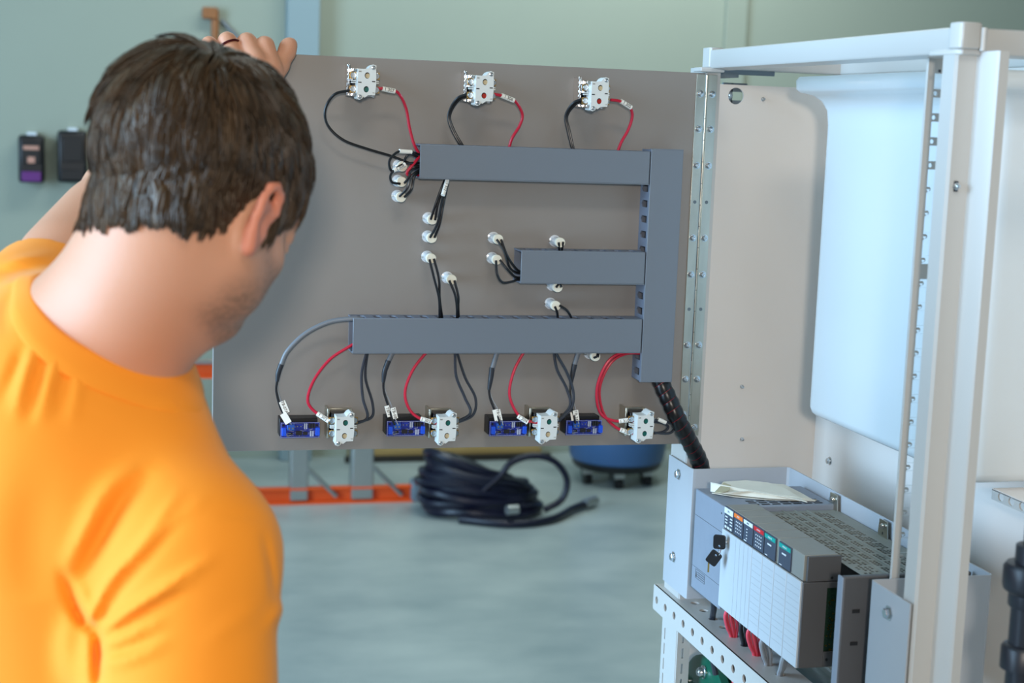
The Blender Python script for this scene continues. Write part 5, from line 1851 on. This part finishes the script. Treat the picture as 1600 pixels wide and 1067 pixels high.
# ---- hair: locks growing over the scalp
m = mat('hair', (58, 44, 32), 0.42, spec=0.45)
nt = m.node_tree
an = nt.nodes.new('ShaderNodeAttribute'); an.attribute_name = 'strand_colour'
nt.links.new(an.outputs['Color'], nt.nodes['Principled BSDF'].inputs['Base Color'])
pol = np.empty(len(man_me.loops), np.int32); man_me.loops.foreach_get('vertex_index', pol)
pol = pol.reshape(-1, 4)
ok = scalp[pol].all(1)
tri = pol[ok]
P4 = V[tri]
ar = np.linalg.norm(np.cross(P4[:, 2] - P4[:, 0], P4[:, 3] - P4[:, 1]), axis=1) * 0.5
NSTR = 17000
pick = g.choice(len(tri), NSTR, p=ar / ar.sum())
uv = g.random((NSTR, 2))
R0 = (P4[pick, 0] * ((1 - uv[:, 0]) * (1 - uv[:, 1]))[:, None] + P4[pick, 1] * (uv[:, 0] * (1 - uv[:, 1]))[:, None]
      + P4[pick, 2] * (uv[:, 0] * uv[:, 1])[:, None] + P4[pick, 3] * ((1 - uv[:, 0]) * uv[:, 1])[:, None])
Nn = N[tri[pick]].mean(1); Nn /= np.linalg.norm(Nn, axis=1)[:, None]
Lh = (R0 - HEAD) @ HM
crown = hp(0.022, -0.064, 0.104)


def flow_at(Pw, Nw, Lw):
    d = Pw - crown
    fl_ = d / (np.linalg.norm(d, axis=1)[:, None] + 0.012)
    fl_ = fl_ + 0.35 * np.cross(Nw, fl_)
    down = ss(-Lw[:, 2], -0.06, 0.05)[:, None] * np.array([-HU * 0.9 - zz_ * 0.5])
    side = ss(np.abs(Lw[:, 0]), 0.05, 0.075)[:, None] * (-HU * 0.5 - HF * 0.12)
    fl_ = fl_ + down + side
    fl_ -= Nw * np.sum(fl_ * Nw, 1)[:, None]
    return fl_ / (np.linalg.norm(fl_, axis=1)[:, None] + 1e-9)


FL = flow_at(R0, Nn, Lh)
FL = FL + 0.16 * g.standard_normal(FL.shape); FL -= Nn * np.sum(FL * Nn, 1)[:, None]
FL /= np.linalg.norm(FL, axis=1)[:, None]
up_ = ss(Lh[:, 2], -0.04, 0.10)
edge_ = ss(Lh[:, 2] - scalp_line(Lh), 0.0, 0.03)
LEN = (0.033 + 0.026 * up_) * (0.65 + 0.35 * edge_) * (0.75 + 0.5 * g.random(NSTR))
LIFT = (0.005 + 0.010 * up_) * (0.35 + 0.65 * edge_) * (0.6 + 0.7 * g.random(NSTR))
NG = 800
gi = g.choice(NSTR, NG, replace=False)
own = np.empty(NSTR, int)
for a in range(0, NSTR, 2000):
    own[a:a + 2000] = np.argmin(((R0[a:a + 2000, None, :] - R0[gi][None]) ** 2).sum(2), 1)
LIFT = 0.45 * LIFT + 0.55 * LIFT[gi][own]
LEN = 0.6 * LEN + 0.4 * LEN[gi][own]
NSEG = 6


def path_of(P, Nw, Fl, ln, lf, t):
    return P + Fl * (ln * t)[:, None] + Nw * (lf * (1 - (1 - t) ** 2.2) - (ln * t) ** 2 / 0.19)[:, None]


SP = []
for j in range(NSEG):
    t = np.full(NSTR, j / (NSEG - 1.0))
    p = path_of(R0, Nn, FL, LEN, LIFT, t)
    q = path_of(R0[gi], Nn[gi], FL[gi], LEN[gi], LIFT[gi], t[:NG])[own]
    w = 0.60 * (j / (NSEG - 1.0)) ** 1.2
    SP.append(p * (1 - w) + q * w)
SP = np.stack(SP, 1)
rad = np.array([0.0011, 0.0012, 0.0012, 0.0011, 0.0008, 0.0002])
T_ = np.gradient(SP, axis=1); T_ /= np.linalg.norm(T_, axis=2)[:, :, None] + 1e-9
sd = np.cross(T_, Nn[:, None, :]); sd /= np.linalg.norm(sd, axis=2)[:, :, None] + 1e-9
nn_ = np.cross(sd, T_)
cr = []
for k in range(3):
    a = 2 * math.pi * k / 3 + 0.5
    cr.append(SP + (sd * math.cos(a) * 1.3 + nn_ * math.sin(a) * 0.7) * rad[None, :, None])
HVt = np.stack(cr, 2).reshape(-1, 3)           # strand, segment, corner
bi = np.arange(NSTR)[:, None, None] * (NSEG * 3) + np.arange(NSEG - 1)[None, :, None] * 3
k0 = np.arange(3)[None, None, :]; k1 = (k0 + 1) % 3
HQt = np.stack([bi + k0, bi + k1, bi + 3 + k1, bi + 3 + k0], -1).reshape(-1, 4)
hm = fast_mesh('hair', HVt, HQt, 'hair', PORG)
tone = (0.55 + 0.45 * g.random(NSTR)) * (0.75 + 0.5 * g.random(NG)[own])
colr = np.array(lin((80, 61, 42)))[None] * tone[:, None]
colr = np.repeat(colr, NSEG * 3, 0)
ca = hm.color_attributes.new('strand_colour', 'FLOAT_COLOR', 'POINT')
ca.data.foreach_set('color', np.c_[colr, np.ones(len(colr))].astype(np.float32).ravel())
ho = bpy.data.objects.new('hair', hm); COL.objects.link(ho); ho.parent = man
ho['label'] = 'short thick tousled dark brown hair'
